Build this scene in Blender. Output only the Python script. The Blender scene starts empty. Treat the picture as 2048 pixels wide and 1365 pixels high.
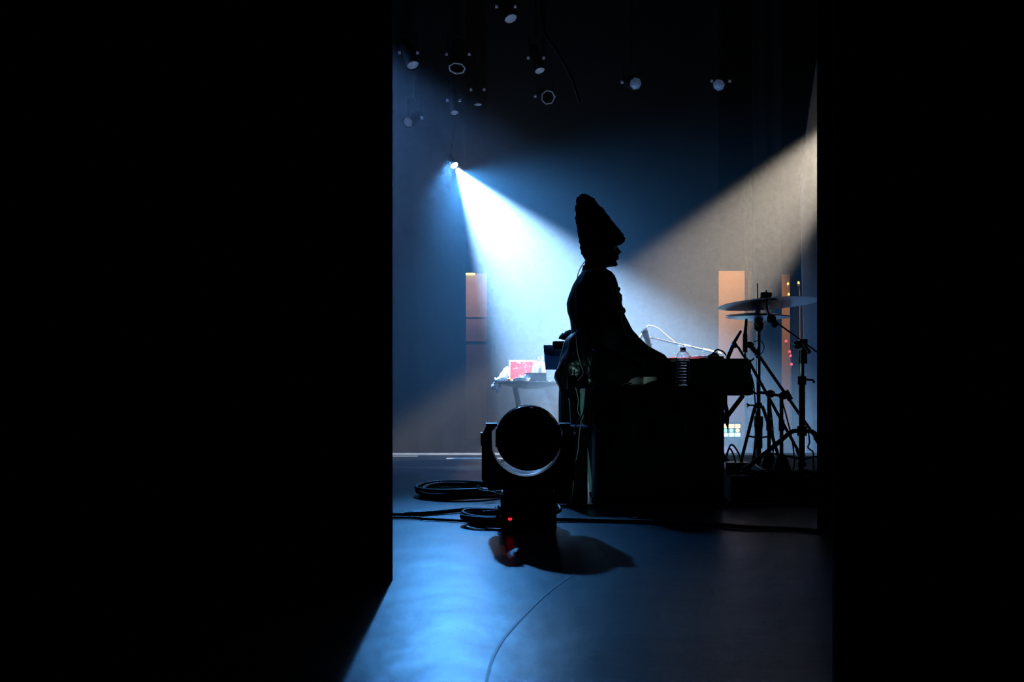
import bpy, bmesh, math, random
from mathutils import Vector, Matrix, noise as mnoise
random.seed(7)
S = bpy.context.scene
COL = S.collection
PI = math.pi

# ------------------------------------------------------------------ camera
F_PX, HOR, EYE = 1991.0, 770.0, 0.62       # 35 mm lens, horizon row, eye height
def P(px, py, d):
    """a point of the stage seen at (px, py) and standing d metres away"""
    return Vector(((px - 1024.0) / F_PX * d, d, EYE - (py - HOR) / F_PX * d))
cam_d = bpy.data.cameras.new('camera'); cam = bpy.data.objects.new('camera', cam_d); COL.objects.link(cam)
cam.location = (0, 0, EYE); cam.rotation_euler = (PI / 2, 0, 0)
cam_d.sensor_width = 36; cam_d.lens = 36 * F_PX / 2048; cam_d.shift_y = (HOR - 682.5) / 2048
cam_d.clip_start = 0.05; cam_d.clip_end = 60
S.camera = cam

# ------------------------------------------------------------------ world, exposure
w = bpy.data.worlds.new('dark_theatre'); S.world = w; w.use_nodes = True
w.node_tree.nodes['Background'].inputs[0].default_value = (0.25, 0.35, 0.6, 1)
w.node_tree.nodes['Background'].inputs[1].default_value = 0.0
S.view_settings.view_transform = 'Standard'; S.view_settings.look = 'None'
S.view_settings.exposure = 0.0; S.view_settings.gamma = 1.0; S.view_settings.use_curve_mapping = False
S.cycles.max_bounces = 6; S.cycles.volume_bounces = 0; S.cycles.diffuse_bounces = 3
S.cycles.transparent_max_bounces = 12; S.cycles.transmission_bounces = 8
S.cycles.sample_clamp_indirect = 4; S.cycles.use_denoising = True

# ------------------------------------------------------------------ stage lights
def spot(name, loc, target, watts, angle, blend, color, size=0.03):
    l = bpy.data.lights.new(name, 'SPOT'); l.energy = watts; l.spot_size = math.radians(angle)
    l.spot_blend = blend; l.color = color; l.shadow_soft_size = size
    o = bpy.data.objects.new(name, l); COL.objects.link(o); o.location = loc
    o.rotation_euler = (Vector(target) - Vector(loc)).to_track_quat('-Z', 'Y').to_euler()
    return o
def point(name, loc, watts, color, size=0.03):
    l = bpy.data.lights.new(name, 'POINT'); l.energy = watts; l.color = color; l.shadow_soft_size = size
    o = bpy.data.objects.new(name, l); COL.objects.link(o); o.location = loc
    return o
BEAM = P(912, 336, 8.0)
BEAM_DIR = Vector((0.55, -0.14, -0.81)).normalized()
spot('beam_light', BEAM, BEAM + BEAM_DIR, 5300, 52, 0.6, (0.32, 0.60, 1.0), 0.012)
spot('beam_spill_light', BEAM + BEAM_DIR * 0.045, BEAM + BEAM_DIR, 220, 140, 1.0, (0.07, 0.38, 1.0), 0.02)
spot('blue_floor_light', BEAM + Vector((-.05, -.06, .03)), (-0.28, 4.1, 0), 620, 31, 1.0, (0.09, 0.40, 1.0), 0.04)
spot('blue_wash_light', P(500, -60, 7.6), P(900, 560, 8.2), 380, 62, 0.5, (0.15, 0.40, 1.0), 0.08)
spot('warm_beam_light', P(1800, 153, 7.3), P(1400, 585, 7.75), 1650, 31, 0.35, (1.0, 0.88, 0.70), 0.05)
spot('blue_back_light', (3.7, 6.7, 0.9), (1.9, 8.6, 0.45), 60, 70, 0.8, (0.12, 0.38, 1.0), 0.08)
spot('green_side_light', (-2.3, 4.5, 0.5), (0.62, 5.5, 0.47), 38, 21, 0.4, (0.5, 1.0, 0.95), 0.05)
spot('violet_top_light', (0.6, 5.4, 5.2), (0.7, 4.4, 0.0), 14, 60, 1.0, (0.5, 0.3, 1.0), 0.1)

# ------------------------------------------------------------------ materials
def mat(name, color, rough=0.5, metal=0.0, spec=0.5, var=0.25, scale=12.0, bump=0.0, bscale=None, trans=0.0,
        emit=None, estr=0.0, sheen=0.0, alpha=1.0, ior=1.45):
    m = bpy.data.materials.new(name); m.use_nodes = True
    nt = m.node_tree; b = nt.nodes['Principled BSDF']
    tc = nt.nodes.new('ShaderNodeTexCoord'); n = nt.nodes.new('ShaderNodeTexNoise')
    n.inputs['Scale'].default_value = scale; n.inputs['Detail'].default_value = 3
    nt.links.new(tc.outputs['Object'], n.inputs['Vector'])
    r = nt.nodes.new('ShaderNodeValToRGB')
    c0 = [max(0, c * (1 - var)) for c in color]; c1 = [min(1, c * (1 + var)) for c in color]
    r.color_ramp.elements[0].position = 0.3; r.color_ramp.elements[1].position = 0.7
    r.color_ramp.elements[0].color = (*c0, 1); r.color_ramp.elements[1].color = (*c1, 1)
    nt.links.new(n.outputs['Fac'], r.inputs['Fac']); nt.links.new(r.outputs['Color'], b.inputs['Base Color'])
    b.inputs['Roughness'].default_value = rough; b.inputs['Metallic'].default_value = metal
    b.inputs['Specular IOR Level'].default_value = spec; b.inputs['IOR'].default_value = ior
    b.inputs['Transmission Weight'].default_value = trans
    b.inputs['Sheen Weight'].default_value = sheen
    if emit:
        b.inputs['Emission Color'].default_value = (*emit, 1); b.inputs['Emission Strength'].default_value = estr
    if bump:
        n2 = nt.nodes.new('ShaderNodeTexNoise'); n2.inputs['Scale'].default_value = bscale or scale
        n2.inputs['Detail'].default_value = 4
        nt.links.new(tc.outputs['Object'], n2.inputs['Vector'])
        bp = nt.nodes.new('ShaderNodeBump'); bp.inputs['Strength'].default_value = bump; bp.inputs['Distance'].default_value = 0.02
        nt.links.new(n2.outputs['Fac'], bp.inputs['Height']); nt.links.new(bp.outputs['Normal'], b.inputs['Normal'])
    return m
M = {
 'velvet': mat('black_velvet', (0.004, 0.0045, 0.005), 0.95, spec=0.1, bump=0.3, bscale=60),
 'drape': mat('blue_grey_drape', (0.42, 0.45, 0.5), 0.9, spec=0.1, var=0.05, scale=2),
 'mid_drape': mat('mid_grey_drape', (0.012, 0.012, 0.014), 0.9, spec=0.1, var=0.05, scale=2),
 'dark_drape': mat('dark_drape', (0.012, 0.012, 0.014), 0.9, spec=0.1, var=0.1, scale=3),
 'pale_drape': mat('pale_drape', (0.13, 0.13, 0.14), 0.9, spec=0.1, var=0.04, scale=2),
 'floor': mat('black_dance_floor', (0.022, 0.038, 0.056), 0.36, spec=0.32, var=0.35, scale=2.2, bump=0.3, bscale=3.5),  # black floor, base colour tinted blue to help the blue glow
 'wall': mat('dark_wall', (0.01, 0.01, 0.011), 0.8, spec=0.2),
 'warm_wall': mat('plaster', (0.62, 0.5, 0.4), 0.85, spec=0.2, var=0.08, scale=3),
 'black': mat('black_plastic', (0.006, 0.006, 0.007), 0.35, spec=0.5),
 'matte': mat('matte_black', (0.005, 0.005, 0.006), 0.75, spec=0.25),
 'seam': mat('floor_seam', (0.012, 0.02, 0.03), 0.45, spec=0.3),
 'rubber': mat('black_rubber', (0.007, 0.007, 0.008), 0.55, spec=0.4),
 'gloss': mat('gloss_black', (0.006, 0.006, 0.008), 0.12, spec=0.6),
 'chrome': mat('chrome', (0.55, 0.56, 0.58), 0.2, metal=1.0, var=0.05),
 'steel': mat('dark_steel', (0.10, 0.10, 0.11), 0.3, metal=1.0, var=0.1),
 'laminate': mat('black_laminate', (0.006, 0.005, 0.006), 0.5, spec=0.3, bump=0.05, bscale=200),
 'aluminium': mat('aluminium', (0.09, 0.09, 0.10), 0.4, metal=1.0),
 'cloth': mat('black_cloth', (0.008, 0.005, 0.006), 1.0, spec=0.0, bump=0.3, bscale=40),
 'coat': mat('black_wool', (0.006, 0.006, 0.009), 0.9, spec=0.15, bump=0.3, bscale=70),
 'leather': mat('black_patent', (0.006, 0.005, 0.009), 0.28, spec=0.6, bump=0.6, bscale=14),
 'knit': mat('black_knit', (0.004, 0.004, 0.005), 1.0, spec=0.05, bump=0.8, bscale=90),
 'skin': mat('skin', (0.45, 0.24, 0.17), 0.5, spec=0.4, var=0.08),
 'white_rub': mat('white_cable_jacket', (0.6, 0.6, 0.6), 0.4, var=0.05),
 'bronze': mat('cymbal_bronze', (0.30, 0.32, 0.42), 0.32, metal=1.0, var=0.12, scale=8, bump=0.05, bscale=60),
 'plastic_clear': mat('clear_plastic', (0.95, 0.97, 1.0), 0.04, trans=1.0, var=0.0, ior=1.5),
 'water': mat('water', (0.98, 0.99, 1.0), 0.0, trans=1.0, var=0.0, ior=1.33),
 'white_plastic': mat('white_plastic', (0.85, 0.87, 0.9), 0.4, var=0.04),
 'towel': mat('white_terry', (0.7, 0.69, 0.73), 0.95, spec=0.1, var=0.06, bump=0.4, bscale=120),
 'tape': mat('cream_tape', (0.7, 0.62, 0.52), 0.7, var=0.08, scale=30),
 'cap': mat('grey_felt', (0.4, 0.37, 0.33), 0.9, var=0.1, scale=30),
 'mint': mat('mint_shell', (0.28, 0.5, 0.42), 0.5, var=0.08),
 'red': mat('red_paint', (0.85, 0.06, 0.04), 0.4, var=0.08),
 'table': mat('dark_teal_board', (0.05, 0.08, 0.10), 0.35, spec=0.5),
 'panel': mat('hazed_board', (0.10, 0.22, 0.36), 0.6, spec=0.3),  # blue base colour stands in for the haze veil over the desk
 'orange': mat('orange_peel', (0.85, 0.25, 0.04), 0.5),
 'lens': mat('lens_with_glint', (0.35, 0.38, 0.45), 0.35, var=0.25, scale=30, spec=0.6, emit=(.55, .62, .9), estr=0.05),  # weak emission imitates light reflected in unlit lenses
 'lens_blue': mat('blue_lens_with_glint', (0.16, 0.28, 0.5), 0.3, var=0.4, scale=25, spec=0.6, emit=(.3, .5, .9), estr=0.07),  # emission again stands for a dim reflection, the lamp is off
 'violet_trim_glint': mat('violet_band_glint', (0.12, 0.08, 0.22), 0.35, spec=0.6),  # trim colour; on the yoke tops it is a painted violet highlight
 'white_tape': mat('white_floor_tape', (0.6, 0.58, 0.55), 0.7),
 'key_w': mat('ivory_keys', (0.6, 0.6, 0.58), 0.3, var=0.03),
}
def emis(name, col, st):
    return mat(name, (0.02, 0.02, 0.02), 0.4, emit=col, estr=st)
M['hot'] = emis('beam_lens_glow', (0.75, 0.88, 1.0), 60)
M['led_red'] = emis('red_indicator', (1.0, 0.01, 0.02), 2.0)
M['tube'] = emis('yellow_tube', (1.0, 0.75, 0.12), 4.0)
M['bulb'] = emis('amber_bulb', (1.0, 0.5, 0.1), 3.0)
M['pink'] = emis('pink_bulb', (1.0, 0.12, 0.18), 1.4)
M['cell_y'] = emis('yellow_cell', (1.0, 0.72, 0.2), 1.8)
M['cell_g'] = emis('green_cell', (0.25, 1.0, 0.6), 1.6)
M['cell_c'] = emis('cyan_cell', (0.55, 1.0, 0.85), 1.8)

def laptop_mat():
    m = bpy.data.materials.new('red_speckled_lid'); m.use_nodes = True; nt = m.node_tree; b = nt.nodes['Principled BSDF']
    tc = nt.nodes.new('ShaderNodeTexCoord'); v = nt.nodes.new('ShaderNodeTexVoronoi'); v.inputs['Scale'].default_value = 42
    n = nt.nodes.new('ShaderNodeTexNoise'); n.inputs['Scale'].default_value = 30; n.inputs['Detail'].default_value = 5
    nt.links.new(tc.outputs['Object'], v.inputs['Vector']); nt.links.new(tc.outputs['Object'], n.inputs['Vector'])
    ad = nt.nodes.new('ShaderNodeMath'); ad.operation = 'SUBTRACT'
    nt.links.new(n.outputs['Fac'], ad.inputs[0]); nt.links.new(v.outputs['Distance'], ad.inputs[1])
    r = nt.nodes.new('ShaderNodeValToRGB'); r.color_ramp.elements[0].position = 0.20; r.color_ramp.elements[1].position = 0.34
    r.color_ramp.elements[0].color = (0.42, 0.006, 0.004, 1); r.color_ramp.elements[1].color = (0.6, 0.35, 0.22, 1)
    nt.links.new(ad.outputs[0], r.inputs['Fac']); nt.links.new(r.outputs['Color'], b.inputs['Base Color'])
    b.inputs['Roughness'].default_value = 0.8; b.inputs['Specular IOR Level'].default_value = 0.1
    return m
M['lid'] = laptop_mat()

# ------------------------------------------------------------------ mesh helpers
class MB:
    def __init__(s): s.bm = bmesh.new()
    def box(s, c, size, rot=None, bevel=0.0):
        g = bmesh.ops.create_cube(s.bm, size=1.0); vs = g['verts']
        bmesh.ops.scale(s.bm, verts=vs, vec=size)
        if bevel:
            es = list({e for v in vs for e in v.link_edges})
            r = bmesh.ops.bevel(s.bm, geom=es, offset=bevel, segments=2, affect='EDGES', profile=0.7)
            vs = list({v for f in r['faces'] for v in f.verts} | {v for v in vs if v.is_valid})
            vs = s._island(vs[0])
        mt = Matrix.Translation(c) @ (rot.to_matrix().to_4x4() if rot is not None else Matrix())
        bmesh.ops.transform(s.bm, matrix=mt, verts=vs)
        return s
    def _island(s, v):
        seen = {v}; st = [v]
        while st:
            a = st.pop()
            for e in a.link_edges:
                b = e.other_vert(a)
                if b not in seen: seen.add(b); st.append(b)
        return list(seen)
    def bar(s, p0, p1, wdt, h, bevel=0.0):
        p0, p1 = Vector(p0), Vector(p1); d = p1 - p0
        return s.box((p0 + p1) / 2, (wdt, h, d.length), d.to_track_quat('Z', 'Y'), bevel)
    def rings(s, rs, cap=True, closed=False):
        R = [[s.bm.verts.new(p) for p in r] for r in rs]
        n = len(R[0]); m = len(R)
        for i in range(m if closed else m - 1):
            a, b = R[i], R[(i + 1) % m]
            for j in range(n):
                s.bm.faces.new((a[j], a[(j + 1) % n], b[(j + 1) % n], b[j]))
        if cap and not closed:
            s.bm.faces.new(R[0][::-1]); s.bm.faces.new(R[-1])
        return s
    def tube(s, pts, r, seg=10, cap=True):
        pts = [Vector(p) for p in pts]; n = len(pts)
        rr = r if isinstance(r, (list, tuple)) else [r] * n
        rs = []; up = None
        for i, p in enumerate(pts):
            t = (pts[min(i + 1, n - 1)] - pts[max(i - 1, 0)]).normalized()
            if up is None:
                up = Vector((0, 0, 1)) if abs(t.z) < 0.9 else Vector((1, 0, 0))
            x = up.cross(t)
            if x.length < 1e-4: x = Vector((1, 0, 0)).cross(t)
            x.normalize(); y = t.cross(x).normalized(); up = y.cross(x) * -1 if False else y
            up = y
            # keep a steady frame
            x = y.cross(t).normalized()
            rs.append([p + (x * math.cos(a) + y * math.sin(a)) * rr[i] for a in [2 * PI * k / seg for k in range(seg)]])
            up = y
        return s.rings(rs, cap)
    def cyl(s, p0, p1, r0, r1=None, seg=16):
        return s.tube([p0, p1], [r0, r0 if r1 is None else r1], seg)
    def lathe(s, prof, base=(0, 0, 0), seg=24, rot=None, cap=True):
        base = Vector(base); rs = []
        q = rot.to_matrix() if rot is not None else Matrix.Identity(3)
        for (r, z) in prof:
            rs.append([base + q @ Vector((r * math.cos(a), r * math.sin(a), z)) for a in [2 * PI * k / seg for k in range(seg)]])
        return s.rings(rs, cap)
    def ell(s, c, rad, rot=None, u=16, v=10):
        g = bmesh.ops.create_uvsphere(s.bm, u_segments=u, v_segments=v, radius=1.0)
        mt = Matrix.Translation(c) @ (rot.to_matrix().to_4x4() if rot is not None else Matrix()) @ Matrix.Diagonal((*rad, 1))
        bmesh.ops.transform(s.bm, matrix=mt, verts=g['verts']); return s
    def limb(s, pts, rs, seg=14):
        """tapering limb with rounded ends"""
        s.tube(pts, rs, seg)
        for p, r in zip(pts, rs): s.ell(p, (r, r, r), u=seg, v=8)
        return s
    def loft(s, secs, seg=28, power=2.0, cap=True):
        """sections (back point, front point, half width): closed ellipses in a slanted plane"""
        rs = []
        for a, b, hw in secs:
            a, b = Vector(a), Vector(b); c = (a + b) / 2; u = (b - a) / 2
            ring = []
            for k in range(seg):
                t = 2 * PI * k / seg; ct, st = math.cos(t), math.sin(t)
                e = 2.0 / power
                ring.append(c + u * (math.copysign(abs(ct) ** e, ct)) + Vector((0, 1, 0)) * hw * math.copysign(abs(st) ** e, st))
            rs.append(ring)
        return s.rings(rs, cap)
    def jitter(s, amp, scale, seed=0.0):
        for v in s.bm.verts:
            q = v.co * scale + Vector((seed, seed, seed))
            v.co += Vector((mnoise.noise(q), mnoise.noise(q + Vector((9, 0, 0))), mnoise.noise(q + Vector((0, 9, 0))))) * amp
        return s
    def build(s, name, m, parent=None, smooth=True, remesh=None, sub=0, origin=None, angle=40):
        bmesh.ops.recalc_face_normals(s.bm, faces=s.bm.faces[:])
        if origin is not None:
            bmesh.ops.translate(s.bm, verts=s.bm.verts[:], vec=-Vector(origin))
        me = bpy.data.meshes.new(name); s.bm.to_mesh(me); s.bm.free()
        me.materials.append(m if not isinstance(m, str) else M[m])
        if smooth:
            for p in me.polygons: p.use_smooth = True
            me.set_sharp_from_angle(angle=math.radians(angle))
        o = bpy.data.objects.new(name, me); COL.objects.link(o)
        if origin is not None: o.location = origin
        if remesh:
            md = o.modifiers.new('join', 'REMESH'); md.mode = 'VOXEL'; md.voxel_size = remesh; md.use_smooth_shade = True
            sm = o.modifiers.new('soften', 'SMOOTH'); sm.factor = 0.5; sm.iterations = 3
        if sub:
            md = o.modifiers.new('sub', 'SUBSURF'); md.levels = sub; md.render_levels = sub
        if parent is not None:
            o.parent = parent
            q = parent
            while q is not None: o.location = Vector(o.location) - q.location; q = q.parent
        return o
def tag(o, label=None, cat=None, group=None, kind=None):
    if label: o['label'] = label
    if cat: o['category'] = cat
    if group: o['group'] = group
    if kind: o['kind'] = kind
    return o
def thing(name, label, cat, loc, group=None):
    o = bpy.data.objects.new(name, None); COL.objects.link(o); o.location = loc; o.empty_display_size = 0.1
    return tag(o, label, cat, group)
def kids(o): return [c for c in COL.objects if c.parent == o]
def dup(o, loc=None, rotz=None, label=None, parent=None):
    c = o.copy(); COL.objects.link(c)
    if parent is not None: c.parent = parent
    for ch in kids(o): dup(ch, parent=c)
    if loc is not None: c.location = loc
    if rotz is not None: c.rotation_euler.z = rotz
    if label: c['label'] = label
    return c
def curve(pts, n=8):
    """Catmull-Rom through the points"""
    pts = [Vector(p) for p in pts]; out = []
    q = [pts[0] * 2 - pts[1]] + pts + [pts[-1] * 2 - pts[-2]]
    for i in range(1, len(q) - 2):
        a, b, c, d = q[i - 1:i + 3]
        for k in range(n):
            t = k / n
            out.append(0.5 * ((2 * b) + (c - a) * t + (2 * a - 5 * b + 4 * c - d) * t * t + (3 * b - a - 3 * c + d) * t ** 3))
    out.append(pts[-1]); return out

# ------------------------------------------------------------------ the setting
def slab(name, x0, x1, y0, y1, z0, z1, m, kind='structure'):
    o = MB().box(((x0 + x1) / 2, (y0 + y1) / 2, (z0 + z1) / 2), (x1 - x0, y1 - y0, z1 - z0)).build(name, m, smooth=False)
    return tag(o, kind=kind)
FAR = 11.5
slab('floor', -7, 8, -2, 13, -0.1, 0, 'floor')
slab('ceiling', -7, 8, -2, 13, 6.5, 6.6, 'wall')
slab('wall_far', -7, 8, FAR, FAR + 0.1, 0, 6.5, 'wall')
slab('wall_left', -7.1, -7, -2, 13, 0, 6.5, 'wall')
slab('wall_right', 8, 8.1, -2, 13, 0, 6.5, 'wall')
slab('wall_near', -7, 8, -2.1, -2, 0, 6.5, 'wall')

def drape(name, m, x0, x1, y, z0, z1, amp, wave, seed=0, thick=0.02, edge=None, nz=24, flare=0.0, label=None, cat='curtain', group=None):
    """hanging cloth with real folds and thickness; edge(z) bends its left side"""
    b = MB(); nx = max(16, int((x1 - x0) / 0.02)); G = []
    rnd = random.Random(seed); ph = [rnd.uniform(0, 6.28) for _ in range(4)]
    for side in (0, 1):
        grid = []
        for i in range(nz + 1):
            z = z0 + (z1 - z0) * i / nz; row = []
            xa = edge(z) if edge else x0
            for j in range(nx + 1):
                t = j / nx; x = xa + (x1 - xa) * t; X = x0 + (x1 - x0) * t
                fall = 0.75 + 0.25 * (1 - i / nz)
                dy = amp * fall * (math.sin(X * 2 * PI / wave + ph[0]) + 0.45 * math.sin(X * 2 * PI / wave * 2.3 + ph[1] + z * 0.5) + 0.3 * math.sin(X * 2 * PI / wave * 0.37 + ph[2]))
                row.append(b.bm.verts.new((x, y + dy + side * thick, z)))
            grid.append(row)
        G.append(grid)
        for i in range(nz):
            for j in range(nx):
                q = (grid[i][j], grid[i][j + 1], grid[i + 1][j + 1], grid[i + 1][j])
                b.bm.faces.new(q if side == 0 else q[::-1])
    A, B = G
    for i in range(nz):
        for j in (0, nx): b.bm.faces.new((A[i][j], A[i + 1][j], B[i + 1][j], B[i][j]))
    for j in range(nx):
        for i in (0, nz): b.bm.faces.new((A[i][j], A[i][j + 1], B[i][j + 1], B[i][j]))
    o = b.build(name, m, origin=((x0 + x1) / 2, y, z0), angle=60)
    return tag(o, label, cat, group)

X = lambda px, d: (px - 1024.0) / F_PX * d
Zp = lambda py, d: EYE - (py - HOR) / F_PX * d
# near masking curtains
drape('masking_curtain', 'velvet', -4.6, X(783, 3.13), 3.13, 0.0005, 6.2, 0.012, 0.34, 1,
      label='black masking curtain hanging nearest to the left, its hem just above the floor', cat='curtain')
drape('masking_curtain', 'velvet', X(1639, 4.3), 5.6, 4.3, 0.0005, 6.2, 0.02, 0.3, 2,
      label='black masking curtain to the right of the cymbals', cat='curtain')
drape('masking_curtain', 'velvet', X(1672, 2.0), 3.6, 2.0, 0.004, 6.2, 0.02, 0.34, 5,
      label='nearest black curtain at the right, in front of the one beside the cymbals', cat='curtain')
# far drapes, with gaps to the corridor behind
D1, D2 = 9.1, 9.1
drape('stage_drape', 'dark_drape', -4.6, X(932, D1), D1, 0.004, 6.2, 0.03, 0.5, 11,
      label='dark stage drape at the left, left of the lit slot with the yellow tube')
drape('stage_drape', 'mid_drape', X(974, D1), X(1437, D1), D1, 0.004, 6.2, 0.012, 0.9, 12,
      label='wide blue-lit backdrop behind the seated player')
drape('stage_drape', 'dark_drape', X(1505, D1), X(1563, D1), D1, 0.004, 6.2, 0.02, 0.3, 13,
      label='narrow dark drape behind the cymbal stands')
def pale_edge(z):
    py = HOR - (z - EYE) / 7.9 * F_PX
    pts = [(-600, 1690), (90, 1638), (250, 1614), (330, 1605), (360, 1601), (560, 1604), (690, 1608), (1000, 1612)]
    for (a, xa), (b2, xb) in zip(pts, pts[1:]):
        if a <= py <= b2: return X(xa + (xb - xa) * (py - a) / (b2 - a), 7.9)
    return X(pts[0][1] if py < -600 else pts[-1][1], 7.9)
drape('side_drape', 'pale_drape', X(1604, 7.9), 2.9, 7.9, 0.004, 5.2, 0.02, 0.5, 14, edge=pale_edge, nz=90,
      label='pale grey side drape just left of the right masking curtain')
# the corridor: lit doors on the far wall
def door(n, px0, px1, py0, creases):
    x0, x1 = X(px0, FAR), X(px1, FAR); zt = Zp(py0, FAR)
    o = MB().box(((x0 + x1) / 2, FAR - 0.025, zt / 2), (x1 - x0, 0.05, zt), bevel=0.006).build(n, 'warm_wall', smooth=False)
    tag(o, kind='structure')
    for py in creases:
        z = Zp(py, FAR)
        MB().box(((x0 + x1) / 2, FAR - 0.06, z), (x1 - x0, 0.02, 0.012), bevel=0.003).build('rail', 'warm_wall', o, smooth=False)
    return o
door('door_1', 915, 992, 548, (635, 683))
door('door_2', 1420, 1506, 543, ())
slab('trim_1', X(1558, FAR), X(1577, FAR), FAR - 0.06, FAR, 0, Zp(550, FAR), 'warm_wall')
pipe = MB().cyl((X(1493, 11), 11, 0), (X(1493, 11), 11, 3.2), 0.02).build('water_pipe', 'matte', smooth=True)
tag(pipe, 'dark vertical pipe in front of the orange lit door', 'pipe')
# floor tapes and seam
slab('trim_2', -4.4, X(1480, 8.85), 8.78, 8.98, 0.0, 0.004, 'white_tape')
slab('trim_3', X(893, 8.35), X(1010, 8.35), 8.30, 8.40, 0.0, 0.003, 'white_tape')
slab('trim_4', X(700, 8.6), X(835, 8.6), 8.58, 8.64, 0.0, 0.003, 'white_tape')
sb = MB(); sp = curve([P(1240, 770 + 0, 3.4) * 0 + Vector((X(1215, 3.6), 3.6, 0.0)), (X(1120, 3.1), 3.1, 0), (X(1045, 2.65), 2.65, 0), (X(990, 2.3), 2.3, 0), (X(960, 1.9), 1.9, 0)])
L = [sb.bm.verts.new((p.x - 0.003, p.y, 0.0015)) for p in sp]; R_ = [sb.bm.verts.new((p.x + 0.004, p.y, 0.0015)) for p in sp]
for i in range(len(sp) - 1): sb.bm.faces.new((L[i], R_[i], R_[i + 1], L[i + 1]))
tag(sb.build('trim_5', 'seam'), kind='structure')
# drum riser
slab('trim_6', X(1462, 5.2), 4.5, 5.2, 7.0, 0.0, 0.14, 'matte')


# ------------------------------------------------------------------ the seated player
DP = 5.95
pr = thing('person', 'person in a tall black knit hat and black coat seated at the keyboard', 'person', P(1180, 0, DP) * Vector((1, 1, 0)) if False else Vector((X(1180, DP), DP, 0.0)))
def pp(px, py, dy=0.0):
    return Vector((X(px, DP), DP + dy, Zp(py, DP)))
body = MB()
body.loft([(pp(1176, 542), pp(1214, 545), .052), (pp(1168, 552), pp(1222, 552), .10), (pp(1160, 566), pp(1228, 566), .165),
           (pp(1150, 590), pp(1233, 590), .17), (pp(1146, 625), pp(1236, 625), .155), (pp(1150, 665), pp(1236, 665), .14),
           (pp(1145, 700), pp(1240, 700), .15), (pp(1132, 735), pp(1245, 735), .17), (pp(1135, 775), pp(1240, 772), .16)])
body.loft([(pp(1171, 552), pp(1218, 556), .062), (pp(1169, 535), pp(1212, 540), .056), (pp(1170, 518), pp(1209, 526), .056), (pp(1172, 503), pp(1210, 512), .058)], seg=20)
# skull, face profile from brow to chin, ear
body.loft([(pp(1172, 524), pp(1206, 536), .03), (pp(1167, 514), pp(1227, 534), .048), (pp(1165, 504), pp(1232, 526), .058), (pp(1163, 494), pp(1234, 515), .066),
           (pp(1163, 482), pp(1233, 501), .074), (pp(1164, 472), pp(1234, 489), .076), (pp(1166, 460), pp(1230, 476), .074), (pp(1174, 449), pp(1222, 462), .055), (pp(1187, 444), pp(1208, 451), .03)], seg=28)
body.ell(pp(1229, 529), (.021, .024, .016))                                   # chin
body.loft([(pp(1225, 490), pp(1233, 491), .008), (pp(1227, 498), pp(1239, 499), .011), (pp(1227, 505), pp(1244, 505), .015), (pp(1226, 509), pp(1239, 509), .012)], seg=14)   # nose
for dy in (-.013, .013): body.ell(pp(1233, 506, dy), (.010, .009, .008))
body.ell(pp(1228, 489), (.020, .050, .009))                                   # brow
for dy in (-.031, .031): body.ell(pp(1226, 495, dy), (.012, .014, .009))      # lids
body.ell(pp(1233, 514.5), (.018, .024, .0065)); body.ell(pp(1232, 519), (.018, .021, .0065))   # lips
for dy in (-.078, .078):
    body.ell(pp(1196, 502, dy), (.017, .008, .028), Matrix.Rotation(.25, 3, 'Y').to_quaternion()); body.ell(pp(1194, 509, dy), (.009, .006, .010))
def hand(wrist, tip, dy, side):
    """palm, four bent fingers of unequal length pressing keys and a thumb from the side of the palm"""
    wrist, tip = Vector(wrist), Vector(tip); ax = (tip - wrist).normalized(); yv = Vector((0, 1, 0)); up = ax.cross(yv).normalized()
    if up.z < 0: up = -up
    k = wrist + ax * .095
    body.loft([(wrist + up * .017, wrist - up * .017, .024), (wrist + ax * .03 + up * .017, wrist + ax * .03 - up * .016, .036),
               (wrist + ax * .07 + up * .016, wrist + ax * .07 - up * .014, .042), (k + up * .012, k - up * .011, .041)], seg=16)
    for i, (ln, off) in enumerate(((.072, -.031), (.080, -.011), (.075, .011), (.058, .030))):
        a = k + yv * off * -side - ax * .006
        b_ = a + ax * ln * .45 + up * .006; c = b_ + ax * ln * .27 - up * .020; e = c + ax * ln * .12 - up * .024
        body.limb([a, b_, c, e], [.0098, .009, .008, .007], seg=8)
    t0 = wrist + ax * .028 + yv * side * .032; t1 = t0 + ax * .032 + yv * side * .020 - up * .006; t2 = t1 + ax * .030 + yv * side * .004 - up * .010
    body.limb([t0, t1, t2], [.014, .0105, .0085], seg=8)
# arms reaching to the keys
RA = [pp(1190, 576, -.17), pp(1226, 686, -.21), pp(1322, 724, -.14)]; LA = [pp(1200, 578, .17), pp(1262, 668, .20), pp(1326, 724, .14)]
for A in (RA, LA):
    body.limb([A[0], (A[0] + A[1]) / 2, A[1], (A[1] + A[2]) / 2, A[2]], [.055, .046, .04, .036, .026])
hand(RA[2], RA[2] + Vector((.14, 0, .006)), 0, 1); hand(LA[2], LA[2] + Vector((.13, 0, .004)), 0, -1)
# legs, seated: thighs forward, shins down, feet on the floor
for dy in (-.10, .12):
    hip = pp(1165, 752, dy); knee = Vector((X(1288, DP), DP + dy * 1.5, .67)); ank = Vector((knee.x - .05, DP + dy * 1.5, .20))
    body.limb([hip, (hip + knee) / 2, knee, knee * .55 + ank * .45, ank], [.085, .075, .058, .052, .036])
    body.limb([ank + Vector((-.03, 0, -.055)), ank + Vector((.07, 0, -.075)), ank + Vector((.15, 0, -.09))], [.038, .036, .028])
body.build('body', 'skin', pr, remesh=.0055)
KNEE = (hip, knee, ank)
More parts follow.
